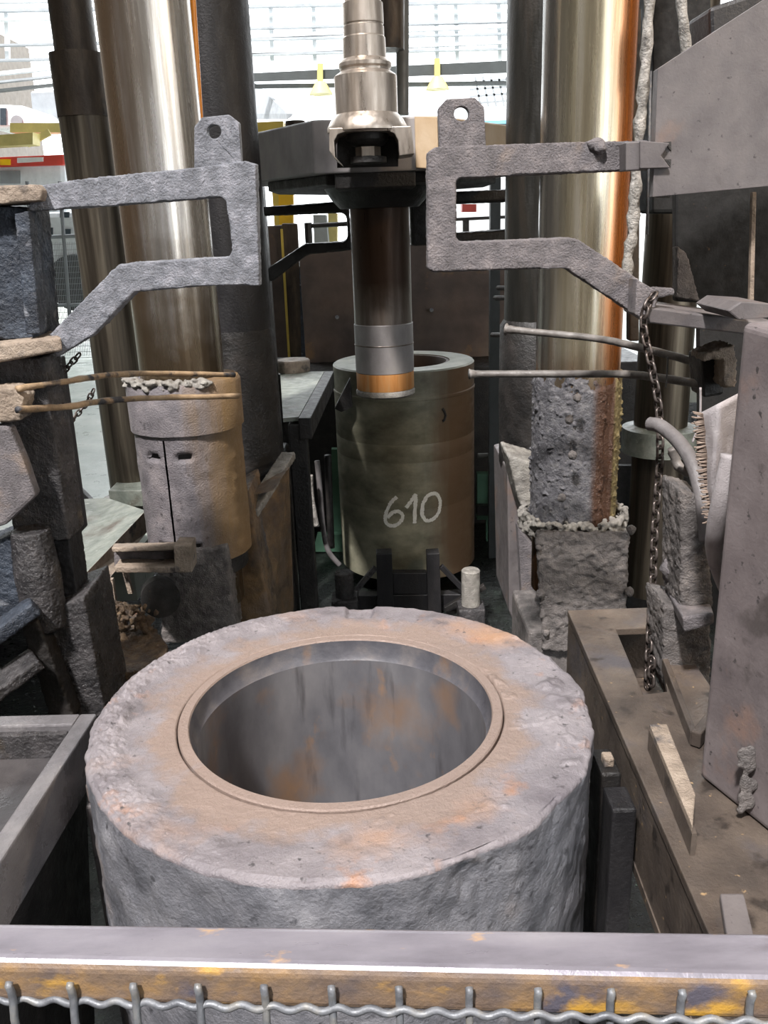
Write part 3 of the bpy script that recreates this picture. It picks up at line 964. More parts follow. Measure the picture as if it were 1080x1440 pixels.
t.part('end_ring', MB().lathe([(0, zb0), (RAM - .005, zb0), (RAM + .010, zb0 + .012), (RAM + .010, zb0 + .04), (RAM, zb0 + .055)], (rx, ry, 0), 72), 'ash_crust', smooth=40, displace=(.006, .03))

SY = 5.90
sx = P(515, 140, SY).x
t = Thing('punch_holder', 'stepped shiny steel stem with a forked foot on top of the crosshead', 'stem', P(515, 240, SY))


def zpx(y):
    return P(515, y, SY).z


k_ = 5.35 / FPX
t.part('stepped_shaft', MB().lathe([(44 * k_, zpx(166)), (44 * k_, zpx(108)), (41 * k_, zpx(105)), (35 * k_, zpx(101)), (35 * k_, zpx(98)), (37 * k_, zpx(95)), (37 * k_, zpx(90)),
                                    (34 * k_, zpx(86)), (30 * k_, zpx(83)), (29.5 * k_, zpx(54)), (28 * k_, zpx(52)), (28 * k_, zpx(38)), (27 * k_, zpx(37)), (27 * k_, zpx(35)), (28 * k_, zpx(34)),
                                    (27.5 * k_, zpx(5)), (25 * k_, zpx(3)), (25 * k_, zpx(-300))], (sx, SY, 0), 64), 'stem_steel', smooth=25)
t.part('flared_foot', MB().lathe([(57 * k_, zpx(186)), (57 * k_, zpx(180)), (52 * k_, zpx(170)), (46 * k_, zpx(163)), (43 * k_, zpx(160))], (sx, SY, 0), 64), 'stem_steel', smooth=30)
arch = [(468, 242), (463, 182), (578, 182), (581, 215), (570, 222), (560, 214)] + [(558, 196), (552, 187), (545, 184), (485, 184), (476, 190), (473, 200), (480, 230), (486, 233)]
t.part('fork', MB().prism(flat([(463, 180), (578, 177), (583, 216), (562, 219), (560, 198), (555, 188), (546, 184), (486, 185), (475, 189), (470, 198), (471, 220), (482, 232), (470, 222), (463, 212)], SY - .20), (0, .30, 0)), 'stem_steel', bevel=.006)
t.part('recess_shade', MB().prism(flat([(474, 186), (560, 184), (560, 234), (474, 236)], SY + .06), (0, .02, 0)), 'black_grease')  # black sheet standing in for the shade inside the fork
t.part('inner_knob', MB().lathe([(.0, zpx(232)), (26 * k_, zpx(230)), (26 * k_, zpx(222)), (17 * k_, zpx(220)), (17 * k_, zpx(208)), (24 * k_, zpx(205)), (30 * k_, zpx(198)), (30 * k_, zpx(188))], (sx + .0, SY - .03, 0), 40), 'black_grease', smooth=30)
t.part('bright_nut', MB().lathe([(18 * k_, zpx(224)), (18 * k_, zpx(208))], (sx, SY - .05, 0), 6), 'stem_steel')

single('rear_pipe', MB().tube([P(566, -30, 9), P(566, 162, 9)], .06, 14), 'cabinet_grey', 'thin grey vertical pipe just right of the stem', 'pipe', smooth=40)
single('rear_pipe', MB().tube([P(548, -30, 8.7), P(548, 70, 8.7)], .13, 16), 'rust_column', 'thick brown upright pipe behind the top of the stem', 'pipe', smooth=40)

# ================================================================== the container marked 610
C6 = Vector((.245, 8.65, 0))
t = Thing('press_container', 'tall round steel container with 610 painted in white on its side', 'container', C6)
t.part('body', MB().lathe([(.70, .22), (.70, .95), (.6985, .957), (.6985, .963), (.70, .97), (.70, 1.42), (.698, 1.427), (.698, 1.433), (.70, 1.44), (.70, 1.60), (.698, 1.604), (.698, 1.61), (.70, 1.615),
                           (.70, 2.02), (.706, 2.03), (.706, 2.05), (.70, 2.06), (.70, 2.285), (.685, 2.30), (.46, 2.30), (.455, 2.29), (.455, 2.1)], C6, 128, caps=(1, 0)), ['container_far', 'container_far_top'], smooth=30)
body6 = t.o.children[0]
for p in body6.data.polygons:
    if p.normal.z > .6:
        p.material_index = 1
t.part('liner', MB().lathe([(.452, 2.1), (.452, 2.292), (.425, 2.292), (.42, 2.28), (.40, 2.2), (.40, .5), (0, .5)], C6, 96, caps=(0, 0)), 'screen_brown', smooth=35)
hk = MB().tube([Vector((C6.x + .706 * sin(q), C6.y - .706 * cos(q), zz)) for q, zz in ((.50, 1.93), (.53, 1.90), (.55, 1.86), (.53, 1.82), (.50, 1.81))], .012, 8)
t.part('hook', hk, 'black_grease', parent=body6, smooth=True)
t.part('lug', MB().prism([P(470, 575, 8.05), P(492, 532, 8.05), P(496, 572, 8.05), P(480, 580, 8.05)], (0, .1, 0)), 'black_grease', bevel=.01)


def stroke(pts, w, seed):
    """hand-painted brush stroke lying on the container's round side; pts in (pixel x, pixel y)"""
    rs = random.Random(seed)
    pp = []
    for (x, y) in pts:
        d_ = ray(x, y)
        o_ = CAM - C6
        a = d_.x ** 2 + d_.y ** 2
        b = 2 * (o_.x * d_.x + o_.y * d_.y)
        c = o_.x ** 2 + o_.y ** 2 - .703 ** 2
        s_ = (-b - math.sqrt(b * b - 4 * a * c)) / (2 * a)
        q = CAM + d_ * s_
        pp.append(Vector((math.atan2(q.y - C6.y, q.x - C6.x) * .703, q.z, 0)))
    pp = spline(pp, 10)
    m = MB()
    vs, fs = [], []
    for i, p in enumerate(pp):
        dd = (pp[min(i + 1, len(pp) - 1)] - pp[max(0, i - 1)]).normalized()
        nn = Vector((-dd.y, dd.x, 0))
        for s_ in (-1, 1):
            q = p + nn * s_ * (w * .5 + rs.uniform(-.005, .005))
            for r in (.699, .7035):
                vs.append((C6.x + r * cos(q.x / .703), C6.y + r * sin(q.x / .703), q.y))
    for i in range(len(pp) - 1):
        o = i * 4
        fs += [(o + 1, o + 3, o + 7, o + 5), (o, o + 4, o + 6, o + 2), (o, o + 1, o + 5, o + 4), (o + 2, o + 6, o + 7, o + 3)]
    fs += [(0, 2, 3, 1), (len(vs) - 4, len(vs) - 3, len(vs) - 1, len(vs) - 2)]
    m.add(vs, fs)
    return m


t.part('painted_digit', stroke([(558, 699), (549, 708), (543, 722), (542, 733), (548, 739), (558, 738), (565, 731), (566, 724), (560, 719), (552, 721), (545, 728)], .034, 1), 'paint_white', parent=body6, label='white painted 6')
t.part('painted_digit', stroke([(571, 714), (578, 705), (584, 697), (584, 712), (583, 736)], .034, 2), 'paint_white', parent=body6, label='white painted 1')
t.part('painted_digit', stroke([(612, 694), (602, 697), (595, 709), (594, 724), (600, 732), (609, 730), (617, 720), (619, 705), (614, 695), (608, 694)], .034, 3), 'paint_white', parent=body6, label='white painted 0')

t = Thing('container_cradle', 'dark welded cradle with two uprights in front of the container marked 610', 'cradle', P(575, 880, 7.75))
for (a, b) in ((529, 551), (600, 618)):
    t.part('upright', MB().prism(flat([(a, 779), (b, 778), (b + 4, 900), (a + 3, 900)], 7.62), (0, .14, 0)), 'dark_column', bevel=.008)
t.part('cross_beam', MB().prism(flat([(551, 806), (600, 806), (602, 836), (553, 836)], 7.72), (0, .1, 0)), 'dark_column', bevel=.008)
t.part('lower_beam', MB().prism(flat([(500, 838), (652, 836), (656, 900), (500, 900)], 7.70), (0, .12, 0)), 'dark_column', bevel=.008)
t.part('strut', MB().bar(P(500, 830, 7.66), P(528, 798, 7.66), .05, .05), 'wet_grime', bevel=.005)
t.part('strut', MB().bar(P(655, 832, 7.66), P(620, 796, 7.66), .05, .05), 'dark_column', bevel=.005)
t.part('strut', MB().bar(P(626, 856, 7.6), P(682, 824, 7.6), .06, .05), 'black_grease', bevel=.005)
for (x, y0, y1, lab, m) in ((485, 800, 838, 'short round greasy peg left of the dark cradle', 'wet_grime'), (662, 797, 850, 'short pale round peg right of the dark cradle', 'ash_crust')):
    c = P(x, y1, 7.3)
    zt_ = P(x, y0 + 4, 7.3).z
    s = Thing('round_peg', lab, 'peg', (c.x, c.y, 0))
    s.part('head', MB().lathe([(.085, c.z), (.085, zt_ - .01), (.075, zt_)], (c.x, c.y, 0), 32), m, smooth=35)
    s.part('block', MB().box(c.x - .12, c.x + .12, c.y - .12, c.y + .12, 0, c.z), 'wet_grime', crust=(.015, .03, .05))

# ================================================================== left rear bench, hoses, rear screen
t = Thing('machine_bench', 'dark steel bench with pale wet top behind the left columns', 'bench', P(420, 700, 7.4))
zt_ = P(425, 545, 7.4).z
a, b, c, d_ = Pz(394, 524, zt_), Pz(456, 522, zt_), Pz(420, 586, zt_), Pz(398, 588, zt_)
t.part('top', MB().prism([a, b, c, d_], (0, 0, -.03)), 'deck_steel')
t.part('edge_beam', MB().prism([b, b + Vector((.09, 0, 0)), c + Vector((.09, -.05, 0)), c + Vector((0, -.05, 0))], (0, 0, -.16)), 'black_grease', bevel=.008)
t.part('leg', MB().box(c.x - .08, c.x + .05, c.y - .02, c.y + .12, 0, zt_ - .05), 'black_grease', bevel=.01)
t.part('leg', MB().box(b.x - .30, b.x - .18, b.y - .3, b.y - .1, 0, zt_ - .05), 'black_grease', bevel=.01)
pc = Pz(413, 522, zt_)
single('steel_puck', MB().lathe([(.155, 0), (.16, .01), (.16, .10), (.15, .112), (0, .114)], (pc.x, pc.y, zt_), 40), 'tan_steel', 'round tan steel disc resting on the bench behind the left columns', 'disc', smooth=35)

for (pts, r, m, lab) in (([(436, 668), (438, 700), (445, 740)], .028, 'hose_crust', 'short pale hose hanging left of the container marked 610'),
                         ([(446, 648), (450, 690), (455, 745), (462, 775), (478, 795)], .026, 'pipe_grey', 'long bent grey hose curling to the floor left of the container marked 610'),
                         ([(461, 640), (463, 700), (466, 770)], .035, 'black_grease', 'straight dark hose closest to the container marked 610')):
    single('hydraulic_hose', MB().tube(spline([P(x, y, {436: 7.7, 446: 7.85, 461: 8.1}[pts[0][0]]) for x, y in pts]), r, 10), m, lab, 'hose', group='hoses left of the container', smooth=True)

t = Thing('green_frame', 'pale green painted frame glimpsed left of the container marked 610', 'frame', P(470, 780, 9.6))
t.part('post', MB().prism(flat([(466, 632), (474, 632), (482, 785), (470, 785)], 9.5), (0, .1, 0)), 'green_paint')
t.part('plate', MB().prism(flat([(446, 752), (484, 752), (484, 776), (440, 776)], 9.4), (0, .1, 0)), 'green_paint')
t.part('strut', MB().bar(P(462, 690, 9.5), P(482, 664, 9.5), .05, .05), 'green_paint')
t = Thing('green_frame', 'pale green painted frame glimpsed between the container and the right plinth', 'frame', P(695, 780, 9.6))
t.part('post', MB().prism(flat([(698, 608), (709, 608), (709, 720), (698, 720)], 9.5), (0, .1, 0)), 'green_paint')
t.part('panel', leg_to(MB().prism(flat([(671, 666), (709, 666), (709, 712), (671, 712)], 9.6), (0, .1, 0)), 0), 'green_paint')
t.part('rung', MB().prism(flat([(671, 726), (693, 726), (693, 731), (671, 731)], 9.4), (0, .1, 0)), 'green_paint')
t.part('dark_bar', MB().prism(flat([(671, 712), (712, 712), (712, 725), (671, 725)], 9.3), (0, .1, 0)), 'black_grease')
t.part('rod', MB().tube([P(672, 641, 9.2), P(712, 640, 9.2)], .03, 10), 'cabinet_grey', smooth=40)
t.part('dark_bar', MB().prism(flat([(690, 616), (693, 616), (693, 668), (690, 668)], 9.3), (0, .04, 0)), 'black_grease')

sp = [P(420, 352, 11), P(722, 336, 11), P(722, 506, 11), P(430, 506, 11)]
bedz = P(570, 506, 10.9).z - .01
sp[2].z = sp[3].z = bedz
t = Thing('steel_screen', 'wide brown stained steel screen plate standing behind the container marked 610', 'screen', P(570, 520, 11))
t.part('plate', MB().prism(sp, (0, .08, 0)), 'screen_brown', bevel=.01)
for (x, y) in ((474, 446), (607, 436)):
    t.part('bolt', MB().tube([P(x, y, 10.99), P(x, y, 10.94)], .025, 8), 'wire_zinc', parent=t.o.children[0])
single('machine_bed', MB().box(-2.4, 3.2, 10.2, 11.6, 0, bedz), 'black_grease', 'low black machine bed under the brown screen plate', 'machine', bevel=.02)
for (x, y) in ((708, 405), (704, 419), (700, 471)):
    single('pin', MB().tube([P(x - 8, y, 6.4), P(x + 14, y, 6.2)], .017, 8), 'black_grease', {405: 'upper small dark pin beside the right rear column', 419: 'second small dark pin beside the right rear column', 471: 'lowest small dark pin beside the right rear column'}[y], 'pin', group='pins on the right rear column', smooth=40)

# fence panels and cabinets at the left rear
t = Thing('machine_cabinet', 'tall grey-brown cabinet behind the rear left bracket', 'cabinet', P(400, 505, 12))
t.part('body', leg_to(MB().prism(flat([(372, 318), (400, 316), (412, 510), (384, 512)], 12), (0, .6, 0)), SHOP_Z, .2), 'screen_brown', bevel=.02)
t.part('door', MB().prism(flat([(396, 314), (418, 314), (428, 510), (407, 510)], 11.9), (0, .1, 0)), 'rust_column', bevel=.02)
t.part('edge_strip', MB().bar(P(396, 322, 11.85), P(407, 508, 11.85), .03, .03), 'yellow_paint')
single('warning_post', leg_to(MB().prism(flat([(421, 375), (430, 375), (434, 508), (424, 508)], 11.7), (0, .1, 0)), SHOP_Z), 'blue_grime', 'narrow dark striped post left of the brown screen', 'post')
single('yellow_locker', leg_to(MB().prism(flat([(391, 250), (412, 250), (412, 330), (393, 330)], 13), (0, .2, 0)), SHOP_Z), 'sign_yellow', 'bright yellow panel seen under the left end of the crosshead', 'panel')
t = Thing('barrier', 'low dark tube barrier behind the rear left bracket', 'barrier', P(460, 345, 12))
t.part('rail', MB().tube([P(432, 318, 12), P(500, 314, 12)], .03, 8), 'black_grease', smooth=40)
t.part('post', leg_to(MB().tube([P(433, 313, 12), P(435, 350, 12)], .05, 8), SHOP_Z), 'black_grease', smooth=40)
single('cream_locker', leg_to(MB().prism(flat([(461, 300), (474, 300), (474, 345), (462, 345)], 16), (0, .5, 0)), SHOP_Z), 'crane_yellow', 'cream locker behind the dark tube barrier', 'locker')
single('grey_rack', leg_to(MB().prism(flat([(440, 302), (458, 302), (462, 345), (442, 345)], 15.5), (0, .5, 0)), SHOP_Z), 'hall_grey', 'grey rack behind the dark tube barrier', 'rack')
single('yellow_box', leg_to(MB().prism(flat([(360, 172), (398, 170), (398, 186), (360, 188)], 14), (0, .5, 0)), SHOP_Z), 'yellow_paint', 'yellow box end above the left part of the crosshead', 'box')

# ================================================================== right side: gusset plate, shelf, post
GY = 3.22
t = Thing('gusset_housing', 'big grey steel gusset housing with a sloped top at upper right', 'housing', P(1000, 460, GY))
t.part('front_plate', MB().prism(flat([(925, 97), (1010, 41), (1120, -30), (1120, 258), (918, 277)], GY), (0, .05, 0)), 'plate_grey', bevel=.004)
t.part('side_plate', MB().prism([P(921, 97, GY + .05), P(917, 277, GY + .05), P(917, 277, GY + .05) + Vector((.13, .3, 0)), P(921, 97, GY + .05) + Vector((.13, .3, 0))], (.03, 0, 0)), 'black_grease', parent=t.o.children[0])
t.part('notch', MB().prism(flat([(933, 200), (944, 199), (944, 212)], GY - .004), (0, .006, 0)), 'black_grease')
t.part('notch', MB().prism(flat([(933, 224), (944, 224), (943, 235)], GY - .004), (0, .006, 0)), 'black_grease', parent=t.o.children[0])
t.part('back_web', MB().prism(flat([(950, 255), (1150, 240), (1150, 436), (950, 424)], GY + .45), (0, .05, 0)), 'shade_black', bevel=.01)
t.part('edge_flange', MB().prism(flat([(1058, 270), (1064, 270), (1060, 434), (1054, 434)], GY + .12), (0, .02, 0)), 'tan_steel', bevel=.002)
t.part('inner_rib', MB().prism(flat([(952, 345), (966, 355), (985, 424), (950, 418)], GY + .36), (0, .05, 0)), 'pedestal_crust', crust=(.008, .015, .03))
sh = flat([(908, 431), (1039, 449), (1100, 455), (1100, 480), (1037, 469), (910, 454)], GY - .05)
t.part('shelf', MB().prism(sh, (0.03, .42, .0)), 'plate_grey', bevel=.006)
t.part('bolt_tab', MB().prism(flat([(918, 404), (948, 406), (950, 414), (925, 420)], GY + .02), (0, .05, 0)), 'crust_brown', crust=(.007, .012, .02))
t.part('post_bracket', MB().prism(flat([(1022, 437), (1040, 425), (1090, 428), (1090, 446), (1038, 450)], GY - .3), (0, .3, 0)), 'plate_grey', bevel=.006)

# dark structure up behind the housing
t = Thing('rear_gantry', 'black rear frame member with a sloped brace at upper right', 'frame', P(960, 200, 6.0))
t.part('upright', MB().prism(flat([(918, -20), (1000, -20), (1000, 300), (918, 300)], 5.6), (0, .3, 0)), 'shade_black', bevel=.02)
t.part('cross_box', MB().prism(flat([(998, 10), (1090, -20), (1090, 100), (1000, 100)], 4.4), (0, .3, 0)), 'dark_column', bevel=.02)
t.part('upright', MB().prism(flat([(886, 10), (902, 10), (899, 480), (885, 480)], 5.4), (0, .08, 0)), 'rust_column', bevel=.01)
t.part('panel', MB().prism(flat([(984, 440), (1090, 440), (1090, 880), (988, 880)], 4.6), (0, .06, 0)), 'shade_black')  # black sheet added as shade between clamp and post
t.part('panel', MB().prism(flat([(868, 655), (1060, 655), (1060, 960), (868, 960)], 7.4), (0, .06, 0)), 'shade_black')  # black sheet standing in for the shadow low behind the chain
single('coated_hose', MB().tube(spline([P(915, -20, 4.15), P(908, 90, 4.15), P(899, 180, 4.15), P(894, 250, 4.15), P(890, 320, 4.15), P(882, 375, 4.15), P(886, 420, 4.15)]), [.024 + .004 * sin(i * 1.3) for i in range(49)], 12), 'hose_crust',
       'slag-coated hose hanging just right of the right chrome column', 'hose', smooth=True, displace=(.03, .04))
single('coated_hose', MB().tube(spline([P(954, -20, 3.5), P(960, 20, 3.5), P(966, 80, 3.5)]), .019, 12), 'hose_crust', 'short pale crusted hose dropping behind the gusset housing', 'hose', smooth=True, displace=(.014, .03))
single('thin_conduit', MB().tube([P(915, 100, 5.3), P(910, 330, 5.3)], .008, 8), 'wire_zinc', 'thin bright vertical conduit behind the coated hose', 'conduit', smooth=True)

# right front post
BZ = 2.11
t = Thing('machine_post', 'massive grey square post with worn paint at the right edge of the picture', 'post', (1.0, 2.0, 0))
e0 = P(1040, 470, 2.05)
topz = e0.z + .03
t.part('body', MB().hexa([(e0.x, 2.05, BZ), (e0.x + .16, 1.62, BZ), (e0.x + .9, 1.62, BZ), (e0.x + .9, 2.3, BZ)], [(e0.x, 2.05, topz), (e0.x + .16, 1.62, topz - .05), (e0.x + .9, 1.62, topz), (e0.x + .9, 2.3, topz)]),
       'post_grey', bevel=.02, seg=4)
for (x, y, w_, h_) in ((1050, 1098, 10, 40), (1040, 1240, 30, 18)):
    q = P(x, y, 1.84)
    bb = MB()
    for k in range(14):
        bb.blob(P(x + random.uniform(-w_, w_) * .8, y + random.uniform(-h_, h_), 1.87 - (x - 1040) * .0016), random.uniform(.014, .024), (1, .35, 1.2))
    t.part('slag_patch', bb, 'pedestal_crust', crust=(.005, .008, .02), parent=t.o.children[0])

# fabric-wrapped pad and hoses in front of the post
PY = 2.35
t = Thing('fabric_pad', 'pale woven fabric pad with a frayed edge tucked behind the big right post', 'pad', P(1010, 720, PY))
mb = MB()
gx, gy = 12, 16
for s_ in (0, 1):
    for j in range(gy + 1):
        v_ = j / gy
        for i in range(gx + 1):
            u_ = i / gx
            lx = 980 + 22 * sstep(.3, 1, v_) + 5 * sin(v_ * 5)
            rx_ = 1042 - 25 * v_
            y_ = 583 + 150 * v_ - 32 * u_ * (1 - v_)
            dep = PY - .05 * sin(pi * u_) + .03 * s_ + .02 * fr(Vector((u_ * 3, v_ * 3, 0)), 1)
            mb.v.append(P(lx + (rx_ - lx) * u_, y_, dep))
n_ = (gx + 1) * (gy + 1)
for j in range(gy):
    for i in range(gx):
        a = j * (gx + 1) + i
        mb.f.append((a, a + 1, a + gx + 2, a + gx + 1))
        mb.f.append((a + n_, a + gx + 1 + n_, a + gx + 2 + n_, a + 1 + n_))
for j in range(gy):
    a = j * (gx + 1)
    mb.f.append((a, a + gx + 1, a + gx + 1 + n_, a + n_))
    a += gx
    mb.f.append((a, a + n_, a + gx + 1 + n_, a + gx + 1))
for i in range(gx):
    mb.f.append((i, i + n_, i + 1 + n_, i + 1))
    a = gy * (gx + 1) + i
    mb.f.append((a, a + 1, a + 1 + n_, a + n_))
t.part('cloth', mb, 'cloth_grey', smooth=True)
frg = MB()
for k in range(70):
    v_ = k / 69
    lx = 980 + 22 * sstep(.3, 1, v_) + 5 * sin(v_ * 5)
    a = P(lx + 8, 583 + 150 * v_, PY - .012)
    frg.tube([a, a + Vector((-.025 - .012 * random.random(), -.01 * random.random(), -.006 + .016 * random.random()))], [.004, .0022], 5)
t.part('frayed_edge', frg, 'fringe', smooth=True, kind='stuff')
single('padded_hose', MB().tube(spline([P(1028, 640, 2.2), P(1015, 700, 2.2), P(1006, 750, 2.25), P(1006, 790, 2.35), P(1022, 840, 2.5)]), [.026] * 20 + [.024 - .0008 * q_ for q_ in range(13)], 14), 'cloth_grey', 'pale fabric-sleeved hose running down beside the big right post', 'hose', smooth=True)
single('bent_pipe', MB().tube(spline([P(914, 596, 2.95), P(930, 600, 2.9), P(955, 622, 2.8), P(975, 655, 2.7), P(988, 705, 2.62), P(994, 760, 2.6)]), .024, 14), 'pipe_grey', 'bent grey pipe hooking left over the hanging chain', 'pipe', smooth=True)
single('wire_rope', MB().tube(spline([P(945, 630, 3.0), P(952, 652, 3.0), P(966, 664, 2.95), P(968, 648, 2.9), P(955, 628, 2.9)]), .017, 10), 'rod_steel', 'short frayed loop of wire rope under the bent pipe', 'rope', smooth=True, displace=(.012, .02))
single('thin_cable', MB().tube(spline([P(985, 545, 2.9), P(984, 590, 2.9), P(974, 622, 2.9)]), .004, 6), 'cloth_grey', 'thin white cable dropping left of the fabric pad', 'cable', smooth=True)

# right fork of rods
t = Thing('guard_fork', 'pair of grey rods reaching left from a dark clamp across the right chrome column', 'rod', P(990, 540, 3.3))
t.part('rod', MB().tube(spline([P(660, 526, 4.15), P(690, 526, 4.15), P(800, 526, 4.0), P(890, 527, 3.75), P(990, 541, 3.4)]), [.026] + [.021] * 3 + [.017] * 29, 12), 'rod_steel', smooth=True, displace=(.005, .02))
t.part('rod', MB().tube(spline([P(712, 463, 4.25), P(740, 466, 4.2), P(830, 475, 4.1), P(880, 484, 3.9), P(990, 512, 3.5)]), [.03] + [.02] * 4 + [.017] * 28, 12), 'rod_steel', smooth=True, displace=(.005, .02))
t.part('clamp', MB().prism(flat([(986, 500), (1018, 495), (1018, 555), (990, 560)], 3.35), (0, .15, 0)), 'black_grease', bevel=.01)
t.part('clamp_crust', MB().prism(flat([(988, 500), (1034, 484), (1034, 505), (990, 508)], 3.25), (0, .15, 0)).prism(flat([(1018, 505), (1036, 505), (1036, 545), (1018, 545)], 3.25), (0, .12, 0)), 'tan_steel', crust=(.008, .03, .03))
t.part('tie_wire', MB().tube(spline([P(939, 502, 3.55), P(938, 525, 3.5), P(936, 545, 3.5)]), .003, 6), 'wire_zinc', smooth=True)

chain('hanging_chain', 'long rusty link chain hanging from the right bracket down into the beam slot',
      spline([P(921, 412, 3.18), P(908, 435, 3.15), P(905, 460, 3.14), P(914, 505, 3.1), P(926, 570, 3.05), P(928, 640, 3.02), P(921, 740, 2.95), P(918, 820, 2.9), P(912, 920, 2.8), P(911, 972, 2.75)], 6), .045, .027, .0052, 'chain_steel')
chain('chain_tail', 'short doubled end of the hanging chain lying against its lower part', [P(917, 925, 2.74), P(915, 970, 2.72)], .045, .027, .0052, 'chain_steel')

# right box beam with a slot
t = Thing('box_beam', 'long brown box beam with a rectangular slot running along the right of the big container', 'beam', (.9, 2.3, 1.85))
la, lb = Pz(798, 858, BZ), Pz(1004, 1330, BZ)
wv = Pz(924, 853, BZ) - la
wv.y = 0
top = [la, la + wv, lb + wv, lb]
slot = [Pz(866, 884, BZ), Pz(926, 882, BZ), Pz(938, 972, BZ), Pz(905, 976, BZ)]
t.part('top_plate', MB().prism(top, (0, 0, -.03), [slot]), 'beam_brown', bevel=.004)
a, e_ = top[0], top[3]
t.part('side_plate', MB().prism([a + Vector((.004, 0, -.03)), e_ + Vector((.004, 0, -.03)), e_ + Vector((.004, 0, -.30)), a + Vector((.004, 0, -.30))], (.03, 0, 0)), 'beam_brown', bevel=.004)
t.part('end_plate', MB().prism([top[0] + Vector((.04, 0, -.03)), top[1] + Vector((0, 0, -.03)), top[1] + Vector((0, 0, -.3)), top[0] + Vector((.04, 0, -.3))], (0, -.03, 0)), 'beam_brown', bevel=.004)
t.part('bottom_plate', MB().prism([p + Vector((0, 0, -.30)) for p in top], (0, 0, -.03)), 'beam_brown')
FZ = BZ + .085
fin = [Pz(913, 1018, FZ), Pz(938, 1018, FZ), Pz(978, 1116, FZ), Pz(974, 1163, FZ)]
dn = Vector((0, 0, BZ - FZ))
t.part('flat_bar', MB().prism(fin, (0, 0, -.02)), 'tan_steel', bevel=.003)
t.part('fin_plate', MB().hexa([fin[0] + dn, fin[3] + dn, fin[3] + dn + Vector((.012, 0, 0)), fin[0] + dn + Vector((.012, 0, 0))],
                              [fin[0] + Vector((0, 0, -.02)), fin[3] + Vector((0, 0, -.02)), fin[3] + Vector((.012, 0, -.02)), fin[0] + Vector((.012, 0, -.02))]), 'beam_brown')
t.part('fin_plate', MB().hexa([fin[1] + dn, fin[2] + dn, fin[2] + dn + Vector((-.012, 0, 0)), fin[1] + dn + Vector((-.012, 0, 0))],
                              [fin[1] + Vector((0, 0, -.02)), fin[2] + Vector((0, 0, -.02)), fin[2] + Vector((-.012, 0, -.02)), fin[1] + Vector((-.012, 0, -.02))]), 'beam_brown')
t.part('edge_strip', MB().bar(Pz(935, 935, BZ + .02), Pz(975, 1040, BZ + .02), .02, .05), 'beam_brown', bevel=.004)
t.part('edge_strip', MB().bar(Pz(978, 1040, BZ + .03), Pz(1010, 1000, BZ + .03), .03, .05), 'beam_brown', bevel=.004)
t.part('end_lug', MB().prism([Pz(1012, 1255, BZ + .02), Pz(1046, 1255, BZ + .02), Pz(1064, 1330, BZ + .02), Pz(1024, 1330, BZ + .02)], (0, 0, -.06)), 'plate_grey', bevel=.006)
for k in range(2):
    t.part('leg', MB().box(.80, .92, 1.6 + 1.2 * k, 1.75 + 1.2 * k, 0, 1.8), 'black_grease')

t = Thing('crusted_pillar', 'small slag-crusted pillar with a flat collar between chain and right post', 'pillar', P(965, 1020, 2.65))
t.part('upper_stub', MB().prism(flat([(958, 690), (992, 700), (1004, 855), (958, 858)], 2.62), (0, .2, 0)), 'pedestal_crust', crust=(.008, .025, .035))
t.part('collar', MB().hexa(flat([(962, 890), (1004, 878)], 2.50) + flat([(992, 842), (936, 836)], 2.85), flat([(960, 868), (1004, 862)], 2.50) + flat([(992, 826), (934, 822)], 2.85)), 'crust_brown', bevel=.008)
t.part('lower_stub', MB().prism(flat([(932, 848), (1000, 868), (1000, 1040), (970, 1040), (934, 960)], 2.68), (0, .2, 0)), 'pedestal_crust', crust=(.009, .03, .04))
t.part('side_tab', MB().prism(flat([(935, 830), (948, 835), (940, 900), (930, 905)], 2.8), (0, .05, 0)), 'plate_grey', bevel=.004)
t.part('side_bolt', MB().blob(P(948, 800, 2.78), .045, (1, 1, 1.1), 12, 8), 'crust_brown', smooth=True)

# ================================================================== left floor deck and debris
DZ = P(150, 800, 4.6).z
t = Thing('deck_platform', 'small steel deck with a tan edge between the left guide column and the sleeve', 'platform', P(170, 840, 4.3))
dk = [P(98, 832, 4.2), P(205, 718, 5.3), P(150, 700, 6.0), P(60, 705, 6.0), P(40, 800, 4.6)]
t.part('deck', MB().prism([Vector((p.x, p.y, SHOP_Z + .02)) if 0 else p for p in dk], (0, 0, -.02)), 'deck_steel')
t.part('edge_plate', MB().prism([P(100, 828, 4.2), P(207, 716, 5.3), P(207, 748, 5.3), P(155, 812, 4.5), P(128, 842, 4.2)], (0, .03, 0)), 'tan_steel', bevel=.004)
t.part('kerb', MB().prism([P(110, 700, 6.2), P(142, 737, 5.8), P(208, 735, 5.8), P(208, 722, 5.8), P(146, 722, 5.8), P(112, 688, 6.2)], (0, .06, 0)), 'dark_column', bevel=.004)
for (x0, y0, x1_, y1_) in ((132, 838, 138, 880), (152, 815, 158, 858), (172, 805, 180, 835)):
    t.part('leg', MB().prism(flat([(x0, y0), (x0 + 6, y0), (x1_ + 6, y1_), (x1_, y1_)], 4.4), (0, .03, 0)), 'tan_steel')
single('tread_plate', MB().prism([P(152, 690, 6.6), P(206, 690, 6.6), P(206, 712, 6.6), P(156, 712, 6.6)], (0, .3, 0)), 'deck_steel', 'checker tread plate at the foot of the bronze outer column', 'plate', bevel=.006)

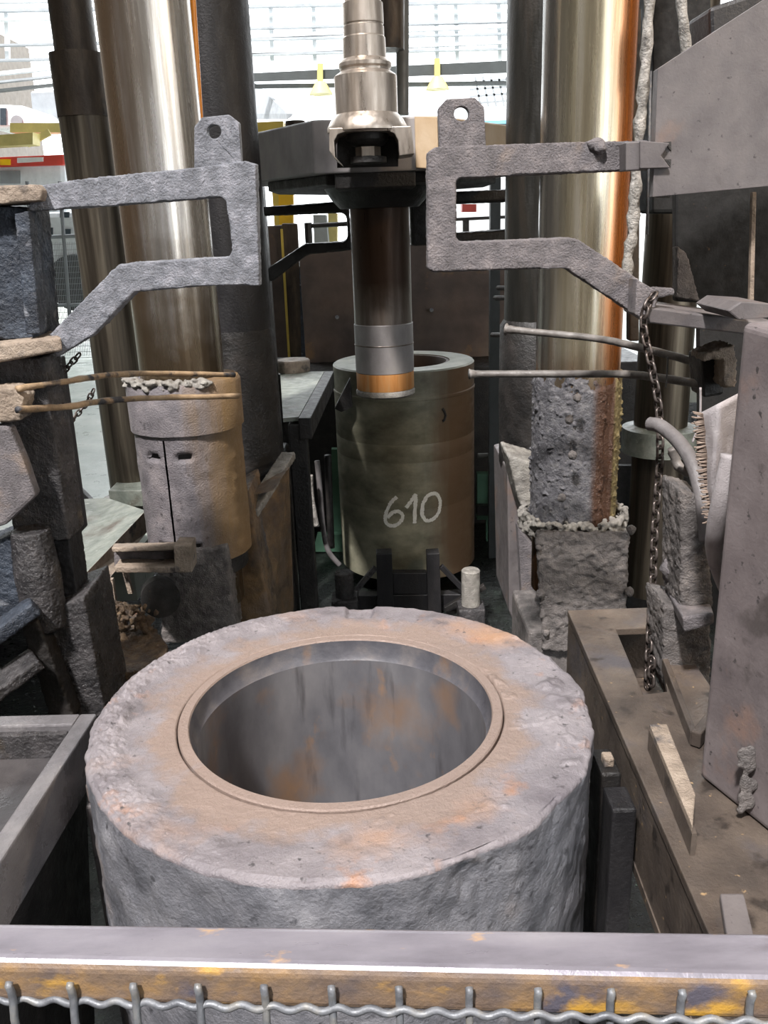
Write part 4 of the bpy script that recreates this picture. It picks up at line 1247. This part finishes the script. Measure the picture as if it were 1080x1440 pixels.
t = Thing('channel_stub', 'short steel channel end resting beside the left sleeve', 'channel', P(215, 805, 4.25))
t.part('web', MB().prism(flat([(160, 776), (246, 776), (246, 800), (161, 800)], 4.33), (0, .03, 0)), 'crust_brown', bevel=.003)
t.part('upper_flange', MB().hexa(flat([(158, 777), (266, 773)], 4.22) + flat([(262, 768), (160, 770)], 4.4), flat([(157, 770), (266, 766)], 4.22) + flat([(262, 762), (160, 764)], 4.4)), 'tan_steel', crust=(.007, .012, .03))
t.part('lower_flange', MB().prism(flat([(160, 797), (266, 797), (266, 806), (162, 806)], 4.22), (0, .15, 0)), 'tan_steel', crust=(.007, .012, .03))
t.part('end_plate', MB().prism(flat([(244, 768), (268, 768), (270, 805), (246, 805)], 4.21), (0, .14, 0)), 'tan_steel', bevel=.004)

deb = MB().prism([P(130, 832, 4.1), P(190, 850, 4.3), P(235, 905, 3.9), P(235, 940, 3.6), P(130, 950, 3.6)], (0, 0, -.05))
for k in range(150):
    u_ = random.random()
    deb.blob(P(140 + 70 * u_ + random.uniform(-12, 12), 850 + 50 * random.random(), random.uniform(3.95, 4.12)), random.uniform(.006, .018))
single('scrap_heap', deb, 'debris', 'rusty oily scrap and slag heap on the floor left of the big container', 'scrap', kind='stuff', crust=(.008, .02, .03))
single('round_drum', MB().tube([P(226, 842, 4.12), P(224, 834, 4.42)], .10, 24), 'shade_black', 'dark rusty round pipe end below the channel stub', 'pipe', smooth=40)

# ================================================================== distant hall beyond the press
t = Thing('safety_fence', 'thin wire safety fence with grey frame in the left background', 'fence', P(80, 440, 14))
FY = 14.0
t.part('top_rail', MB().tube([P(30, 335, FY), P(125, 331, FY)], .03, 8), 'hall_grey', smooth=40)
for x in (38, 84, 128):
    t.part('post', MB().tube([P(x, 255, FY), P(x + 14, 450, FY)], .03, 8), 'hall_grey', smooth=40)
t.part('bottom_rail', MB().tube([P(48, 430, FY), P(125, 428, FY)], .025, 8), 'hall_grey', smooth=40)
mesh_ = MB()
for k in range(40):
    mesh_.tube([P(40 + k * 2.4, 340, FY), P(52 + k * 2.4, 500, FY)], .004, 4)
for k in range(22):
    mesh_.tube([P(34, 345 + k * 8, FY), P(140, 342 + k * 8, FY)], .004, 4)
t.part('wire_mesh', mesh_, 'hall_grey', kind='stuff')

t = Thing('white_van', 'pale white van with dark wheel parked beyond the wire fence at left', 'van', P(80, 445, 18))
t.part('body', MB().prism(flat([(20, 300), (125, 296), (125, 425), (20, 428)], 18), (0, 2, 0)), 'van_white', bevel=.1)
t.part('wheel', MB().tube([P(108, 398, 17.9), P(108, 398, 18.2)], .55, 24), 'tyre', smooth=40)
t.part('window', MB().prism(flat([(66, 320), (74, 320), (74, 333), (66, 333)], 17.97), (0, .05, 0)), 'glass_dark')
t.part('window', MB().prism(flat([(88, 322), (99, 322), (99, 332), (88, 332)], 17.97), (0, .05, 0)), 'glass_dark')
t.part('window', MB().prism(flat([(84, 298), (97, 298), (97, 306), (84, 306)], 17.97), (0, .05, 0)), 'glass_dark')

t = Thing('striped_bus', 'white vehicle with a red roof stripe behind the left guide column', 'vehicle', P(50, 300, 20))
t.part('body', MB().prism(flat([(-30, 232), (92, 228), (95, 300), (-30, 300)], 20), (0, 2, 0)), 'van_white', bevel=.1)
t.part('red_stripe', MB().prism(flat([(-30, 222), (91, 217), (92, 232), (-30, 236)], 19.9), (0, 2, 0)), 'red_paint', bevel=.05)
t.part('white_plate', MB().prism(flat([(24, 222), (60, 221), (60, 227), (24, 229)], 19.85), (0, .05, 0)), 'hall_white')
t.part('yellow_plate', MB().prism(flat([(0, 224), (14, 224), (14, 232), (0, 232)], 19.85), (0, .05, 0)), 'sign_yellow')
t.part('window', MB().prism(flat([(0, 240), (28, 240), (28, 258), (0, 258)], 19.97), (0, .05, 0)), 'hall_grey')

t = Thing('yellow_gantry', 'pale yellow steel gantry beam in the left background', 'gantry', P(40, 210, 19))
t.part('beam', MB().prism(flat([(-30, 192), (46, 186), (46, 203), (-30, 207)], 18.5), (0, .4, 0)), 'crane_yellow')
t.part('beam', MB().prism(flat([(14, 173), (86, 173), (86, 186), (14, 186)], 19.5), (0, .4, 0)), 'crane_yellow')
t.part('strut', MB().bar(P(38, 203, 18.9), P(70, 186, 19), .12, .12), 'crane_yellow')
single('grey_kiosk', MB().prism(flat([(42, 128), (86, 126), (86, 172), (46, 172)], 24), (0, 2, 0)), 'hall_grey', 'grey kiosk under the roof at far left', 'kiosk', bevel=.05)
t = Thing('white_cabin', 'white crane cabin with a round window at far left', 'cabin', P(20, 175, 22))
t.part('body', MB().prism(flat([(-30, 146), (34, 148), (46, 160), (46, 178), (-30, 178)], 22), (0, 2, 0)), 'van_white', bevel=.1)
t.part('window', MB().prism(flat([(0, 152), (8, 152), (8, 176), (0, 176)], 21.95), (0, .05, 0)), 'glass_dark')
t.part('window', MB().prism(circ(23, 170, 8, 21.95), (0, .05, 0)), 'hall_grey')

# dark crane girder and light roof steel against the sky
t = Thing('crane_girder', 'dark overhead crane girder crossing the bright background', 'girder', P(540, 110, 24))
t.part('girder', MB().hexa([P(330, 116, 24), P(735, 102, 24), P(735, 102, 24.6), P(330, 116, 24.6)], [P(330, 104, 24), P(735, 84, 24), P(735, 84, 24.6), P(330, 104, 24.6)]), 'hall_dark')
for (x, y) in ((450, 103), (615, 96)):
    t.part('hanger', MB().prism(flat([(x - 4, y - 14), (x + 4, y - 14), (x + 4, y + 12), (x - 4, y + 12)], 23.9), (0, .2, 0)), 'crane_yellow')
    t.part('lamp_cone', MB().lathe([(.30, P(x, y + 30, 23.8).z), (.12, P(x, y + 12, 23.8).z)], P(x, y, 23.8).xy.to_3d(), 20), 'crane_yellow', smooth=40)
t.part('lower_chord', MB().bar(P(330, 122, 24.3), P(735, 117, 24.3), .1, .1), 'hall_grey')

k = 0
for (y, th, m, x0, x1_) in ((-4, 3, 'hall_white', -40, 1000), (8, 4, 'hall_grey', -40, 1000), (21, 3, 'hall_white', -40, 1000), (33, 3, 'hall_grey', 330, 1000), (45, 5, 'hall_white', 330, 760), (57, 3, 'hall_grey', -40, 760),
                        (68, 4, 'hall_white', 330, 760), (78, 3, 'hall_grey', -40, 760), (100, 5, 'hall_white', -40, 130), (112, 3, 'hall_grey', -40, 130), (124, 4, 'hall_dark', -40, 130)):
    a, b = P(x0, y + 8, 34), P(x1_, y - 10, 34)
    single('roof_purlin', MB().bar(a, b, .25, th * .022), m,
           ['topmost pale', 'second from top grey', 'third from top white', 'fourth from top grey', 'broad white', 'thin grey', 'white lower', 'grey lowest central', 'broad white left', 'thin grey left', 'dark left'][k] + ' purlin line across the bright hall windows', 'purlin', group='roof purlins in the bright background')
    k += 1
for x, lab in ((8, 'leftmost'), (380, 'left central'), (440, 'central'), (612, 'right central'), (640, 'further right'), (700, 'rightmost')):
    single('window_mullion', MB().bar(P(x, -20, 34.3), P(x + 3, 86, 34.3), .14, .14), 'hall_white', lab + ' upright mullion of the bright hall windows', 'mullion', group='upright mullions in the bright background')
t = Thing('roof_lattice', 'pale steel lattice truss in the bright background right of the bracket lug', 'truss', P(690, 150, 30))
for k in range(6):
    t.part('lattice_bar', MB().bar(P(668 + k * 11, 108, 30), P(676 + k * 11, 150, 30), .06, .06), 'hall_grey')
for k in range(4):
    t.part('lattice_bar', MB().bar(P(660, 116 + k * 10, 30), P(735, 110 + k * 10, 30), .06, .06), 'hall_grey')
single('tin_roof', MB().hexa([P(358, 120, 28), P(410, 164, 22), P(404, 168, 22), P(350, 168, 28)], [P(358, 116, 28), P(412, 160, 22), P(404, 160, 22), P(350, 160, 28)]), 'hall_grey', 'grey lean-to roof left of the stem', 'roof')
t = Thing('blue_white_wall', 'low white and pale blue building in the right centre background', 'building', P(690, 180, 30))
t.part('wall', MB().prism(flat([(575, 158), (735, 152), (735, 172), (575, 178)], 30), (0, .5, 0)), 'van_white')
t.part('blue_band', MB().prism(flat([(575, 174), (735, 168), (735, 176), (575, 184)], 29.9), (0, .4, 0)), 'blue_paint')
t = Thing('workbench_row', 'bright bench with a red box seen through the right bracket window', 'bench', P(680, 330, 15))
t.part('panel', leg_to(MB().prism(flat([(575, 250), (735, 250), (735, 345), (575, 345)], 22), (0, .3, 0)), SHOP_Z), 'van_white')
t.part('rail', leg_to(MB().bar(P(575, 312, 15), P(735, 304, 15), .05, .05), SHOP_Z), 'black_grease')
t.part('red_box', MB().prism(flat([(650, 287), (670, 287), (670, 298), (650, 298)], 14.8), (0, .3, 0)), 'red_paint')
t.part('blue_box', MB().prism(flat([(592, 318), (600, 318), (600, 332), (592, 332)], 14.8), (0, .3, 0)), 'blue_paint')
single('dark_wagon', leg_to(MB().prism(flat([(682, 174), (719, 174), (719, 205), (682, 207)], 8.9), (0, .4, 0)), 0), 'hall_dark', 'dark box end behind the right bracket beside the rear column', 'box')
